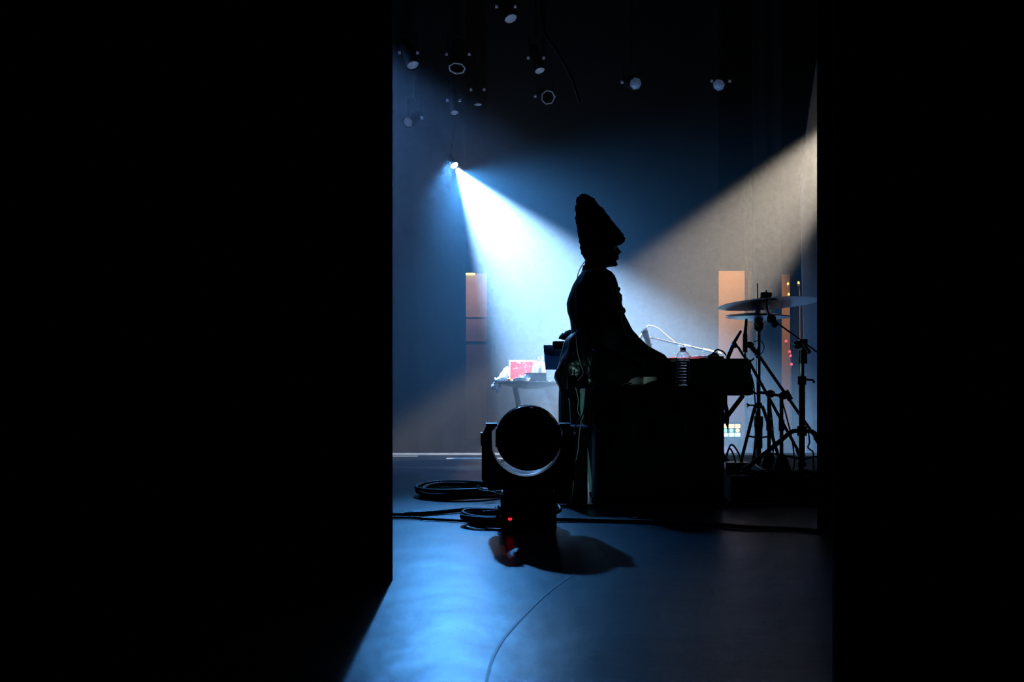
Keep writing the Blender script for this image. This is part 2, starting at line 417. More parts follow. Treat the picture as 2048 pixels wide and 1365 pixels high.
# coat: torso shell with sleeves
ct = MB()
ct.loft([(pp(1169, 538), pp(1217, 541), .066), (pp(1161, 547), pp(1225, 547), .12), (pp(1154, 556), pp(1230, 556), .175), (pp(1144, 572), pp(1235, 570), .205),
         (pp(1137, 590), pp(1239, 588), .205), (pp(1133.5, 606), pp(1243, 605), .195), (pp(1135, 622), pp(1246, 622), .185), (pp(1140, 640), pp(1243, 640), .175),
         (pp(1143, 662), pp(1246, 660), .175), (pp(1140, 690), pp(1250, 690), .185), (pp(1134, 730), pp(1256, 730), .20), (pp(1134, 770), pp(1254, 768), .20)], seg=32, power=2.3)
ct.limb([pp(1186, 572, -.15), pp(1205, 628, -.19), pp(1226, 684, -.205), pp(1268, 706, -.17), pp(1312, 726, -.15)], [.088, .074, .068, .060, .050])
ct.limb([pp(1200, 572, .14), pp(1228, 622, .17), pp(1258, 668, .19), pp(1287, 697, .16), pp(1302, 722, .15), pp(1325, 729, .145)], [.084, .07, .058, .050, .046, .042])
ct.loft([(pp(1233, 612, .03), pp(1250, 614, .03), .03), (pp(1232, 624, .03), pp(1253, 623, .03), .04), (pp(1236, 631, .03), pp(1248, 629, .03), .03)], seg=12)
ct.box(pp(1239, 577, .02), (.022, .03, .022), bevel=.004); ct.box(pp(1241, 596, .03), (.03, .05, .05), bevel=.008)
ct.jitter(.008, 9)
ct.build('coat', 'coat', pr, remesh=.009)
cb = MB().loft([(pp(1164, 541), pp(1215, 545), .068), (pp(1166, 531), pp(1214, 538), .070), (pp(1171, 531), pp(1210, 539), .058)], seg=24).build('collar', 'coat', pr)
# shiny jacket tied round the waist
jk = MB().loft([(pp(1147, 655), pp(1240, 655), .18), (pp(1140, 672), pp(1248, 672), .205), (pp(1127, 697), pp(1256, 695), .225), (pp(1117, 720), pp(1262, 720), .24),
                (pp(1112, 744), pp(1264, 742), .245), (pp(1112, 766), pp(1262, 764), .24), (pp(1117, 786), pp(1256, 782), .22), (pp(1121, 800), pp(1248, 792), .18)], seg=40)
bmesh.ops.subdivide_edges(jk.bm, edges=jk.bm.edges[:], cuts=2, use_grid_fill=True, smooth=.0)
jk.jitter(.022, 11, 3)
jk.build('jacket', 'leather', pr)
tl = MB().loft([(pp(1119, 782, .02), pp(1170, 786, .02), .17), (pp(1118.5, 812, .02), pp(1168, 812, .02), .165), (pp(1118.5, 868, .02), pp(1166, 868, .02), .15)], seg=24, power=5)
tl.build('coat_tail', 'coat', pr)
MB().tube(curve([pp(1135, 796, -.16), pp(1137, 815, -.165), pp(1140, 868, -.15)]), .0045, 6).build('piping', 'violet_trim_glint', pr)
bp = MB().box(pp(1138, 766, -.245), (.052, .03, .085), bevel=.01).build('belt_pack', 'gloss', pr)
MB().cyl(pp(1143, 752, -.245), pp(1144, 741, -.24), .004).build('antenna', 'rubber', bp)
# trousers and boots
tr = MB()
for dy in (-.10, .12):
    hp = pp(1175, 752, dy); kn = Vector((X(1288, DP), DP + dy * 1.5, .668)); an = Vector((kn.x - .05, DP + dy * 1.5, .23))
    tr.limb([hp, (hp + kn) / 2 + Vector((0, 0, .01)), kn, kn * .5 + an * .5, an], [.115, .115, .095, .07, .06])
tr.build('trousers', 'coat', pr, remesh=.01)
for dy in (-.10, .12):
    a = Vector((X(1288, DP) - .05, DP + dy * 1.5, .145))
    bt = MB().limb([a + Vector((-.01, 0, .09)), a + Vector((-.03, 0, 0)), a + Vector((.08, 0, -.018)), a + Vector((.17, 0, -.034))], [.054, .048, .045, .036])
    bt.build('boot', 'black', pr, remesh=.008)
# tall knitted hat
ht = MB().loft([(pp(1175, 516), pp(1232, 489), .080), (pp(1172, 519), pp(1243, 489), .088), (pp(1166, 510), pp(1248, 484), .098), (pp(1161, 498), pp(1249, 477), .103), (pp(1158.5, 485), pp(1245, 468), .104),
                (pp(1157.5, 472), pp(1236, 456.5), .100), (pp(1155.5, 459), pp(1227, 446), .095), (pp(1150.5, 444), pp(1217, 433), .088), (pp(1150.5, 434), pp(1209, 422.5), .080), (pp(1153, 422), pp(1198, 410), .068),
                (pp(1152, 413), pp(1190, 402), .060), (pp(1154.5, 403), pp(1186, 397.5), .052), (pp(1158, 394.5), pp(1182, 393), .042), (pp(1161, 391), pp(1177, 391), .026), (pp(1166, 390), pp(1173, 390), .010)], seg=48)
bmesh.ops.subdivide_edges(ht.bm, edges=ht.bm.edges[:], cuts=2, use_grid_fill=True)
ht.jitter(.012, 24).jitter(.010, 55, 4)
ht.build('hat', 'knit', pr)
MB().tube(curve([pp(1174, 520, -.03), pp(1164, 532, -.075), pp(1155, 548, -.125), pp(1149, 572, -.185), pp(1146.5, 600, -.19), pp(1147, 650, -.19), pp(1149, 700, -.235), pp(1155, 728, -.25), pp(1160, 748, -.262), pp(1150, 762, -.272)]), .0028, 6).build('earphone_cable', 'white_rub', pr)
MB().tube(curve([pp(1172, 523, -.05), pp(1167, 534, -.08), pp(1160, 550, -.14), pp(1152, 575, -.195), pp(1148.5, 598, -.197), pp(1148, 640, -.193)]), .0022, 6).build('earphone_cable', 'tape', pr)

# stool under the player
st = thing('stool', 'black padded stool under the seated player', 'stool', (X(1182, DP), DP, 0))
sx = X(1182, DP)
MB().lathe([(.0, .515), (.15, .515), (.165, .53), (.165, .555), (.15, .575), (0, .58)], (sx, DP, 0), 32).build('seat', 'leather', st)
MB().cyl((sx, DP, .10), (sx, DP, .52), .018).build('post', 'steel', st)
for k in range(4):
    a = k * PI / 2 + .6
    MB().cyl((sx + .012 * math.cos(a), DP + .012 * math.sin(a), .13), (sx + .20 * math.cos(a), DP + .20 * math.sin(a), .012), .012).build('leg', 'steel', st)

MB().bar((sx + .02, DP, .05), (sx + .48, DP, .06), .03, .03).build('footrest_arm', 'steel', st)
MB().cyl((sx + .45, DP - .24, .075), (sx + .45, DP + .26, .075), .014).build('footrest_bar', 'steel', st)

# ------------------------------------------------------------------ flight case and what stands on it
cx0, cx1, cy0, cy1, ctop = X(1192, 5.15), X(1446, 5.15), 5.15, 5.43, .606
fc = thing('flight_case', 'black flight case standing on the floor in front of the player', 'case', ((cx0 + cx1) / 2, (cy0 + cy1) / 2, 0))
MB().box(((cx0 + cx1) / 2, (cy0 + cy1) / 2, .19), (cx1 - cx0, cy1 - cy0, .38), bevel=.004).build('body', 'laminate', fc, smooth=False)
MB().box(((cx0 + cx1) / 2, (cy0 + cy1) / 2, .495), (cx1 - cx0, cy1 - cy0, .218), bevel=.004).build('lid', 'laminate', fc, smooth=False)
for x in (cx0 + .006, cx1 - .006):
    MB().box((x, cy0 + .004, .30), (.022, .022, .60), bevel=.004).build('corner_edging', 'aluminium', fc, smooth=False)
MB().box(((cx0 + cx1) / 2, cy0 - .002, .384), (cx1 - cx0 - .02, .012, .02), bevel=.003).build('lid_rim', 'aluminium', fc, smooth=False)
for px in (1282, 1385):
    la = MB().box((X(px, 5.15), cy0 - .008, .384), (.085, .014, .10), bevel=.006).build('latch', 'aluminium', fc, smooth=False)
    MB().box((X(px, 5.13), cy0 - .018, .384), (.05, .008, .022), bevel=.003).build('latch_wing', 'chrome', la, smooth=False)
for x in (cx0, cx1):
    for z in (.02, .59): MB().ell((x, cy0, z), (.022, .022, .022)).build('ball_corner', 'steel', fc)
# cloth over the top
cl = MB(); nxx, nyy = 60, 36; G = []
xa, xb, ya, yb = cx0 - .012, cx1 + .012, cy0 - .02, cy1 + .012
for j in range(nyy + 1):
    row = []
    for i in range(nxx + 1):
        u = i / nxx; v = j / nyy
        s_ = u * (xb - xa + .32) - .20; t_ = v * (yb - ya + .20) - .12
        x = xa + max(0, s_); z = ctop + .004
        if x > xb: z -= x - xb; x = xb + .01 * math.sin(t_ * 40)
        y = ya + max(0, t_)
        if y > yb: z -= y - yb; y = yb
        wv = 0
        if s_ < 0: z = z + s_; wv = -.010 - .010 * math.sin(t_ * 45) * min(1, -s_ * 8); x = xa + wv + s_ * .06
        if t_ < 0: z = z + t_; y = ya - .008 - .008 * math.sin(s_ * 38) * min(1, -t_ * 9)
        if s_ >= 0 and t_ >= 0 and x < xb and y < yb: z += .0025 * abs(mnoise.noise(Vector((x * 14, y * 14, 1)))) + (.020 * math.exp(-((x - X(1232, 5.2)) ** 2) / .0008 - ((y - 5.18) ** 2) / .002))
        row.append(cl.bm.verts.new((x, y, z)))
    G.append(row)
for j in range(nyy):
    for i in range(nxx): cl.bm.faces.new((G[j][i], G[j][i + 1], G[j + 1][i + 1], G[j + 1][i]))
co = cl.build('case_cloth', 'cloth', origin=((cx0 + cx1) / 2, (cy0 + cy1) / 2, ctop))
so = co.modifiers.new('thick', 'SOLIDIFY'); so.thickness = .003; so.offset = 1
tag(co, 'black cloth draped over the top of the flight case', 'cloth')
ZT = ctop + .0085
# water bottle
bx, by = X(1366, 5.33), 5.33
def bottle_profile(h, r, ribs, ribd=.0032):
    pr_ = [(0, .0), (r * .86, 0.0), (r, .006)]; top = h * .70; n = ribs * 8
    for k in range(n + 1):
        z = .008 + (top - .008) * k / n; pr_.append((r - ribd * (0.5 - .5 * math.cos(2 * PI * k / 8)), z))
    for t in (.1, .25, .4, .55, .7, .85, 1.0):
        pr_.append((r + (0.0125 - r) * (1 - math.cos(t * PI / 2)) ** .9 if False else r + (0.0125 - r) * t ** 1.9, top + (h * .90 - top) * math.sin(t * PI / 2)))
    pr_ += [(0.0125, h * .93)]
    return pr_
wb = thing('water_bottle', 'clear ribbed plastic water bottle standing upright on the flight case', 'bottle', (bx, by, ZT))
bh, br = .205, .036
prof = bottle_profile(bh, br, 9)
ob = MB().lathe(prof, (bx, by, ZT), 40).build('bottle_body', 'plastic_clear', wb)
md = ob.modifiers.new('wall', 'SOLIDIFY'); md.thickness = .0011; md.offset = -1
wp = [(max(0, r_ - .0016), max(.002, z_)) for r_, z_ in prof if z_ < bh * .66]; wp.append((0, wp[-1][1]))
MB().lathe(wp, (bx, by, ZT), 40).build('water', 'water', wb)
MB().lathe([(0, bh * .925), (.0148, bh * .925), (.0150, bh * .99), (.013, bh * 1.0), (0, bh * 1.0)], (bx, by, ZT), 24).build('cap', 'black', wb)
MB().lathe([(.0128, bh * .90), (.0165, bh * .905), (.0165, bh * .915), (.0128, bh * .92)], (bx, by, ZT), 24).build('neck_ring', 'plastic_clear', wb)
# roll of tape and felt cap
tx, ty = X(1307, 5.30), 5.30
tp = thing('tape_roll', 'cream roll of tape lying flat on the flight case, left of the bottle', 'tape', (tx, ty, ZT))
rg = [(.030, .0), (.052, .0)]
for k in range(5): z = .006 + k * .009; rg += [(.0535, z), (.0520, z + .0045)]
rg += [(.052, .047), (.030, .047)]
b_ = MB(); b_.lathe(rg, (tx, ty, ZT), 48, cap=False)
R0 = [v for v in b_.bm.verts]; n = 48
for k in range(n):
    b_.bm.verts.ensure_lookup_table()
    a = b_.bm.verts[k]; c = b_.bm.verts[(k + 1) % n]; m_ = len(R0) - n
    b_.bm.faces.new((a, b_.bm.verts[m_ + k], b_.bm.verts[m_ + (k + 1) % n], c))
b_.build('tape_winding', 'tape', tp)
b_ = MB(); rs = [(.0285, .001), (.0298, .001), (.0298, .046), (.0285, .046)]
b_.lathe(rs, (tx, ty, ZT), 36, cap=False)
b_.build('core', 'cap', tp)
kx, ky = X(1275, 5.36), 5.36
fcap = thing('felt_cap', 'grey felt cap lying on the flight case, left of the tape roll', 'cap', (kx, ky, ZT))
cr = MB().loft([((kx - .055, ky, ZT + .001), (kx + .050, ky, ZT + .001), .05), ((kx - .050, ky, ZT + .016), (kx + .052, ky, ZT + .020), .05), ((kx - .034, ky, ZT + .036), (kx + .046, ky, ZT + .038), .042),
                ((kx - .014, ky, ZT + .045), (kx + .034, ky, ZT + .046), .028), ((kx + .004, ky, ZT + .048), (kx + .016, ky, ZT + .048), .008)], seg=28)
cr.build('crown', 'cap', fcap)
br_ = MB().loft([((kx - .120, ky, ZT + .001), (kx - .108, ky, ZT + .003), .006), ((kx - .117, ky, ZT + .002), (kx - .085, ky, ZT + .006), .03), ((kx - .105, ky, ZT + .004), (kx - .05, ky, ZT + .014), .045), ((kx - .075, ky, ZT + .008), (kx - .03, ky, ZT + .020), .045)], seg=24)
br_.build('brim', 'cap', fcap)
pk = MB().box((X(1340, 5.24), 5.24, ZT + .003), (.05, .02, .006), Matrix.Rotation(-.03, 3, 'Y').to_quaternion(), bevel=.002).build('wooden_pick', 'tape')
tag(pk, 'small flat tan stick lying right of the tape roll', 'stick')

# tapered drum with strap, left of the case
gx, gy = X(1189, 5.75), 5.75
gx = X(1160, 5.56) + .100
cg = thing('conga_drum', 'pale green tapered drum standing between the flight case and the spotlight', 'drum', (gx, 5.56, 0))
gy = 5.56
MB().lathe([(.045, .02), (.048, .04), (.062, .16), (.080, .30), (.094, .42), (.100, .50), (.097, .592)], (gx, gy, 0), 48).build('shell', 'mint', cg)
MB().lathe([(.0925, .405), (.0985, .405), (.0995, .430), (.0945, .430)], (gx, gy, 0), 48, cap=False).build('strap', 'rubber', cg)
MB().lathe([(.0, .598), (.094, .598), (.101, .592), (.101, .575), (.097, .575)], (gx, gy, 0), 48).build('drum_head', 'cap', cg)
MB().lathe([(.0, .0), (.047, .0), (.050, .022), (.0, .022)], (gx, gy, 0), 32).build('foot_ring', 'rubber', cg)
MB().box((gx - .065, gy - .078, .42), (.045, .02, .05), Matrix.Rotation(-.7, 3, 'Z').to_quaternion(), bevel=.006).build('buckle', 'black', cg)
# loose leads hanging at the drum
def lead(name, pts, r, m, label, cat='cable', seg=8, n=8, group=None):
    o = MB().tube(curve(pts, n), r, seg).build(name, m); return tag(o, label, cat, group)
lead('hanging_lead', [P(1152, 775, 5.15), P(1157, 800, 5.15), P(1156, 822, 5.15), P(1163, 838, 5.15), P(1159, 870, 5.15), P(1156, 905, 5.15), Vector((X(1150, 5.15), 5.15, .20)), Vector((X(1140, 5.15), 5.15, .012)), Vector((X(1100, 5.15), 5.15, .008))], .0032, 'white_rub', 'thin pale lead hanging in front of the green drum')
lead('hanging_lead', [P(1172, 776, 5.15), P(1170, 800, 5.15), P(1166, 828, 5.15), P(1152, 850, 5.15), P(1148, 880, 5.15), Vector((X(1152, 5.15), 5.15, .15)), Vector((X(1165, 5.15), 5.15, .010))], .004, 'rubber', 'black lead hanging across the green drum', )

lc = thing('equipment_box', 'low black equipment box with a violet top edge, between the spotlight and the flight case', 'box', (.31, 5.33, 0))
MB().box((.308, 5.33, .196), (.178, .22, .392), bevel=.006).build('body', 'matte', lc, smooth=False)
MB().box((.308, 5.33, .397), (.182, .225, .010), bevel=.003).build('lid', 'violet_trim_glint', lc, smooth=False)
for s_ in (-1, 1): MB().cyl((.308 + s_ * .06, 5.217, .30), (.308 + s_ * .06, 5.210, .30), .012).build('catch', 'steel', lc)

# ------------------------------------------------------------------ keyboard rig
ks = thing('keyboard_stand', 'black keyboard stand carrying the stage keyboard, right of the flight case', 'stand', (1.25, 6.2, 0))
K0, K1 = X(1329, 5.8), X(1494, 5.85)
kz = .632
for y in (5.82, 6.75):
    for (a, b_) in (((K0 + .06, .03), (K1 - .03, kz - .075)), ((K1 - .02, .03), (K0 + .09, kz - .075))):
        MB().bar((a[0], y, a[1]), (b_[0], y, b_[1]), .035, .022, .004).build('leg', 'matte', ks, smooth=False)
    MB().box(((K0 + K1) / 2 - .0, y, .015), (K1 - K0, .04, .03), bevel=.008).build('foot', 'rubber', ks, smooth=False)
    MB().box((K0 + .30, y, kz - .06), (K1 - K0 - .12, .05, .03), bevel=.006).build('arm', 'matte', ks, smooth=False)
MB().box((X(1468, 5.9) , 6.25, kz - .0505), (.155, .90, .05 ), bevel=.01).build('tray', 'violet_trim_glint', ks, smooth=False)
MB().cyl(((K0 + K1) / 2, 5.82, .31), ((K0 + K1) / 2, 6.75, .31), .018).build('crossbar', 'matte', ks)
kb = thing('stage_keyboard', 'long black stage keyboard seen end on, under the player\'s hands', 'keyboard', ((K0 + K1) / 2, 6.4, kz - .025))
hy0, hy1 = 5.80, 7.02; kt = Zp(719, hy0)
b_ = MB(); prf = [(K0, kz - .024), (K1 - .01, kz - .024), (K1, kz), (K1, kt - .02), (K1 - .03, kt), (K0 + .19, kt), (K0 + .175, kt - .022), (K0, kt - .028)]
b_.rings([[Vector((x, y, z)) for x, z in prf] for y in (hy0, hy1)]); b_.build('case', 'black', kb, smooth=False)
for y in (hy0 - .012, hy1 + .012):
    q = MB(); pf = [(K0 - .006, kz - .03), (K1 + .004, kz - .03), (K1 + .006, kt - .015), (K1 - .03, kt + .004), (K0 + .03, kt + .003), (K0 - .006, kt - .014)]
    q.rings([[Vector((x, y + s_, z)) for x, z in pf] for s_ in (-.012, .012)]); q.build('end_cheek', 'matte', kb, smooth=False)
wk = MB(); bk = MB(); nk = 52; dyk = (hy1 - hy0 - .06) / nk
for k in range(nk):
    y = hy0 + .03 + (k + .5) * dyk
    wk.box((K0 + .080, y, kt - .021), (.15, dyk * .93, .016), bevel=.0015)
    if k % 7 not in (2, 6): bk.box((K0 + .115, y + dyk / 2, kt - .009), (.09, dyk * .5, .012), bevel=.002)
o = wk.build('white_keys', 'key_w', kb, smooth=False); o['kind'] = 'stuff'
o = bk.build('black_keys', 'gloss', kb, smooth=False); o['kind'] = 'stuff'
for k in range(6): MB().cyl((K0 + .27, hy0 + .12 + k * .09, kt), (K0 + .27, hy0 + .12 + k * .09, kt + .014), .010).build('knob', 'black', kb)
MB().box((X(1420, 5.9), 5.95, kt + .003), (.05, .03, .006), bevel=.002).build('display', 'gloss', kb, smooth=False)
# red machine resting on the far end
A_ = Vector((1.10, 6.97, 0)); B_ = Vector((1.33, 6.66, 0)); N_ = Vector((.31, .23, 0)).normalized() * .13
rd = thing('drum_machine', 'small red machine lying on the far end of the stage keyboard', 'instrument', (A_.x, A_.y, kt + .001))
rt = Zp(713.5, 6.8)
q = MB(); q.rings([[Vector((v.x, v.y, z)) for v in (A_, B_, B_ + N_, A_ + N_)] for z in (kt + .001, rt - .004, rt)]); q.build('casing', 'red', rd, smooth=False)
for i in range(4):
    for j in range(2):
        c = A_.lerp(B_, .15 + i * .23) + N_ * (.3 + .42 * j); MB().box((c.x, c.y, rt + .003), (.035, .03, .006), Matrix.Rotation(math.atan2(-.31, .23), 3, 'Z').to_quaternion(), bevel=.002).build('pad', 'white_plastic', rd, smooth=False)
# bag strap / handle loop on the keyboard
hl = thing('cable_bundle', 'black looped cable lying on the stage keyboard beside the boom foot', 'cable', (X(1430, 5.9), 5.9, kt))
MB().tube(curve([P(1414, 718, 5.9), P(1425, 708, 5.9), P(1434, 700, 5.92), P(1445, 703, 5.94), P(1452, 711, 5.95), P(1455, 719, 5.95)]), .0045, 8).build('loop', 'rubber', hl)
MB().tube(curve([P(1416, 718, 5.9), P(1420, 712, 5.9), P(1432, 709, 5.9), P(1438, 716, 5.9)]), [.008] * 25, 8).build('plug', 'rubber', hl)
q = MB().box((X(1425, 5.9), 5.9, kt + .010), (.07, .05, .022), bevel=.008).build('clip', 'rubber', hl)

# microphone boom over the keys
ms = thing('microphone_stand', 'pale microphone boom stand reaching over the far side of the keyboard', 'microphone stand', (X(1430, 7.42), 7.42, 0))
jb = P(1432, 706, 7.42)
MB().lathe([(0, 0), (.13, 0), (.13, .012), (.03, .03), (0, .03)], (jb.x, jb.y, 0), 32).build('base', 'matte', ms)
MB().cyl((jb.x, jb.y, .02), (jb.x, jb.y, jb.z), .010).build('pole', 'steel', ms)
e0 = P(1302, 676, 7.34)
MB().cyl(jb + (jb - e0).normalized() * .04, e0, .0078, seg=12).build('boom', 'chrome', ms)
MB().tube([jb + (jb - e0) * .06, e0 + (jb - e0) * .80], .0125, 12).build('counterweight', 'white_plastic', ms)
MB().cyl(e0 + (jb - e0) * .60, e0 + (jb - e0) * .50, .0105).build('collar', 'white_plastic', ms)
MB().ell(jb, (.016, .02, .016)).build('clutch', 'matte', ms)
cp = MB(); cp.cyl(e0 + Vector((-.008, 0, 0)), e0 + Vector((.012, 0, -.002)), .010); cp.ell(e0, (.010, .014, .010)); cp.build('swivel', 'chrome', ms)
mc = thing('microphone', 'black microphone hanging down over the player\'s hands', 'microphone', P(1303, 706, 7.27))
a0, a1 = P(1289, 664, 7.27), P(1304, 708, 7.27)
MB().tube([a0, a0.lerp(a1, .5), a0.lerp(a1, .52), a1], [.024, .019, .015, .012], 20).build('handle', 'matte', mc)
MB().ell(a0, (.026, .026, .022)).build('grille', 'matte', mc)
MB().cyl(a0.lerp(a1, .55), a0.lerp(a1, .66), .021).build('holder', 'rubber', mc)
m2 = thing('microphone', 'slim silver microphone with a cable from its upper end, beside the black one', 'microphone', P(1277, 683, 7.47))
a0, a1 = P(1291, 659, 7.42), P(1276, 685, 7.42)
MB().tube([a0, a0.lerp(a1, .2), a0.lerp(a1, .25), a1], [.008, .010, .013, .013], 16).build('barrel', 'chrome', m2)
MB().tube([P(1293, 655, 7.42), a0], [.006, .009], 12).build('connector', 'matte', m2)
lead('microphone_cable', [P(1293, 656, 7.42), P(1299, 652, 7.42), P(1315, 657, 7.42), P(1332, 671, 7.41), P(1352, 687, 7.40), P(1364, 697, 7.38), P(1370, 693, 7.37), P(1366, 700, 7.37), P(1362, 706, 7.32), P(1370, 722, 7.52), Vector((X(1380, 7.6), 7.6, .4)), Vector((X(1384, 7.6), 7.6, .012))], .0058, 'white_rub', 'white microphone cable arching from the slim microphone to the boom')

# ------------------------------------------------------------------ cymbals and stands on the riser
RZ = .14
def pxz(px, py, d, dy=0): v = P(px, py, d); v.y += dy; return v
def cymbal(name, parent, c, r, bell, rot, mname='bronze'):
    pf = [(.005, bell + .012), (r * .10, bell + .009), (r * .17, bell), (r * .24, bell - .004), (r * .6, bell * .5), (r, 0), (r, -.0012), (r * .6, bell * .5 - .0014), (r * .24, bell - .0056), (r * .17, bell - .0016), (r * .10, bell + .0075), (.005, bell + .0105)]
    return MB().lathe(pf, c, 72, rot, cap=True).build(name, mname, parent)
# hi-hat
hx, hyy = X(1517, 5.72), 5.72
hh = thing('hi_hat', 'hi-hat stand with its two small cymbals, behind the large crash cymbal', 'hi-hat', (hx, hyy, RZ))
zc = Zp(637, hyy)
q0 = Matrix.Rotation(0.0, 3, 'X').to_quaternion()
cymbal('top_cymbal', hh, (hx, hyy, zc + .012), .185, .022, Matrix.Rotation(.03, 3, 'Y').to_quaternion())
cymbal('bottom_cymbal', hh, (hx, hyy, zc + .004), .185, .020, Matrix.Rotation(PI, 3, 'X').to_quaternion())
MB().cyl((hx - .006, hyy, zc), (hx - .006, hyy, Zp(567, hyy)), .0035).build('rod', 'chrome', hh)
MB().lathe([(0, .02), (.013, .02), (.013, .05), (.009, .06), (0, .06)], (hx - .006, hyy, zc + .015), 16).build('clutch', 'black', hh)
MB().lathe([(0, -.075), (.013, -.075), (.026, -.06), (.030, -.03), (.018, -.020), (0, -.02)], (hx, hyy, zc), 20).build('cymbal_seat', 'black', hh)
MB().cyl((hx, hyy, zc - .06), (hx, hyy, Zp(838, hyy)), .0115).build('upper_tube', 'chrome', hh)
MB().cyl((hx, hyy, Zp(838, hyy)), (hx, hyy, RZ + .03), .015).build('lower_tube', 'steel', hh)
MB().cyl((hx, hyy, Zp(833, hyy)), (hx, hyy, Zp(855, hyy)), .026).build('clamp_sleeve', 'black', hh)
MB().cyl((hx, hyy, Zp(855, hyy)), (hx, hyy, Zp(897, hyy)), .0225).build('clamp_sleeve', 'black', hh)
MB().cyl((hx, hyy, Zp(806, hyy)), (hx, hyy, Zp(817, hyy)), .020).build('tripod_collar', 'black', hh)
q = MB().cyl((hx - .02, hyy, Zp(811, hyy)), (hx - .062, hyy, Zp(811, hyy)), .0045); q.tube([(hx - .050, hyy, Zp(811, hyy)), (hx - .066, hyy, Zp(811, hyy))], [.005, .013], 8); q.build('wing_screw', 'black', hh)
for an in (math.radians(195), math.radians(-15), math.radians(80)):
    ft = Vector((hx + math.cos(an) * .125, hyy + math.sin(an) * .20, RZ + .012)); tp_ = Vector((hx + math.cos(an) * .02, hyy + math.sin(an) * .02, Zp(812, hyy)))
    mid = tp_.lerp(ft, .5)
    lg = MB().tube([tp_, tp_.lerp(ft, .1) + Vector((0, 0, .004)), ft], .0095, 10).build('leg', 'steel', hh)
    MB().tube([ft + Vector((0, 0, .03)), ft], [.013, .012], 10).build('rubber_foot', 'rubber', lg)
    MB().bar(mid, (hx, hyy, Zp(876, hyy)), .012, .010).build('brace', 'steel', hh, smooth=False)
MB().box((hx - .0, hyy - .12, RZ + .018), (.075, .20, .012), Matrix.Rotation(.12, 3, 'X').to_quaternion(), bevel=.004).build('pedal', 'steel', hh, smooth=False)
# crash
dC = 5.42
cs = thing('crash_cymbal', 'large crash cymbal on a boom stand, highest and furthest right of the cymbals', 'cymbal', (X(1603, dC), dC, RZ))
cc = P(1537, 608, dC)
rotc = (Matrix.Rotation(math.radians(-3.2), 3, 'Y') @ Matrix.Rotation(math.radians(-3.2), 3, 'X')).to_quaternion()
cymbal('cymbal', cs, cc, .272, .026, rotc)
MB().cyl(cc + Vector((-.014, 0, .028)), cc + Vector((-.012, 0, .060)), .030).build('felt', 'knit', cs)
MB().cyl(cc + Vector((-.014, 0, .020)), cc + Vector((-.012, 0, .030)), .042, .030).build('bell_cap', 'black', cs)
MB().cyl(cc + Vector((-.012, 0, .055)), cc + Vector((-.012, 0, .075)), .004).build('wing_nut', 'steel', cs)
til = P(1540, 636, dC)
MB().tube([cc + Vector((-.012, 0, .02)), cc + Vector((-.008, 0, -.03)), til], .0055, 10).build('tilter_stem', 'black', cs)
q = MB().ell(P(1543, 638, dC), (.026, .018, .026)); q.ell(P(1549, 648, dC), (.020, .015, .022)); q.build('tilter', 'black', cs)
ck = P(1597, 690, dC); be = P(1665, 727, dC)
MB().cyl(til, be, .0048, seg=12).build('boom', 'chrome', cs)
q = MB().ell(ck, (.030, .02, .024)); q.box(P(1606, 684, dC), (.045, .03, .03), bevel=.008); q.tube([P(1607, 700, dC), P(1607, 688, dC)], .017, 12); q.build('boom_clamp', 'steel', cs)
MB().tube([P(1606, 687, dC - .02), P(1619, 706, dC - .05)], [.008, .012], 10).build('wing_screw', 'steel', cs)
sx_ = X(1604, dC)
MB().cyl((sx_, dC, Zp(695, dC)), (sx_, dC, Zp(800, dC)), .0125).build('upper_tube', 'chrome', cs)
MB().cyl((sx_, dC, Zp(760, dC)), (sx_, dC, RZ + .06), .0165).build('lower_tube', 'steel', cs)
MB().cyl((sx_ + .004, dC, Zp(700, dC)), (sx_ + .004, dC, Zp(728, dC)), .024).build('tube_joint', 'black', cs)
MB().cyl((sx_, dC, Zp(753, dC)), (sx_, dC, Zp(770, dC)), .023).build('tube_joint', 'black', cs)
MB().tube([(sx_, dC, Zp(758, dC)), (sx_ + .055, dC - .02, Zp(761, dC)), (sx_ + .06, dC - .02, Zp(766, dC))], [.006, .006, .008], 8).build('wing_screw', 'black', cs)
MB().cyl((sx_, dC, Zp(853, dC)), (sx_, dC, Zp(872, dC)), .026).build('tripod_collar', 'black', cs)
for an, rx_ in ((math.radians(186), .33), (math.radians(-25), .30), (math.radians(75), .2)):
    tp_ = Vector((sx_ + math.cos(an) * .02, dC + math.sin(an) * .02, Zp(862, dC))); ft = Vector((sx_ + math.cos(an) * rx_, dC + math.sin(an) * rx_, RZ + .014))
    kn = tp_.lerp(ft, .14) + Vector((0, 0, .022))
    lg = MB().tube(curve([tp_, kn, tp_.lerp(ft, .4) + Vector((0, 0, .014)), ft], 6), .0125, 10).build('leg', 'steel', cs)
    MB().tube([ft + (tp_ - ft) * .10, ft], .017, 10).build('rubber_foot', 'rubber', lg)
    MB().bar(tp_.lerp(ft, .55), (sx_, dC, RZ + .075), .018, .010).build('brace', 'steel', cs, smooth=False)
MB().cyl((sx_, dC, Zp(925, dC)), (sx_, dC, RZ + .035), .022).build('lower_collar', 'black', cs)

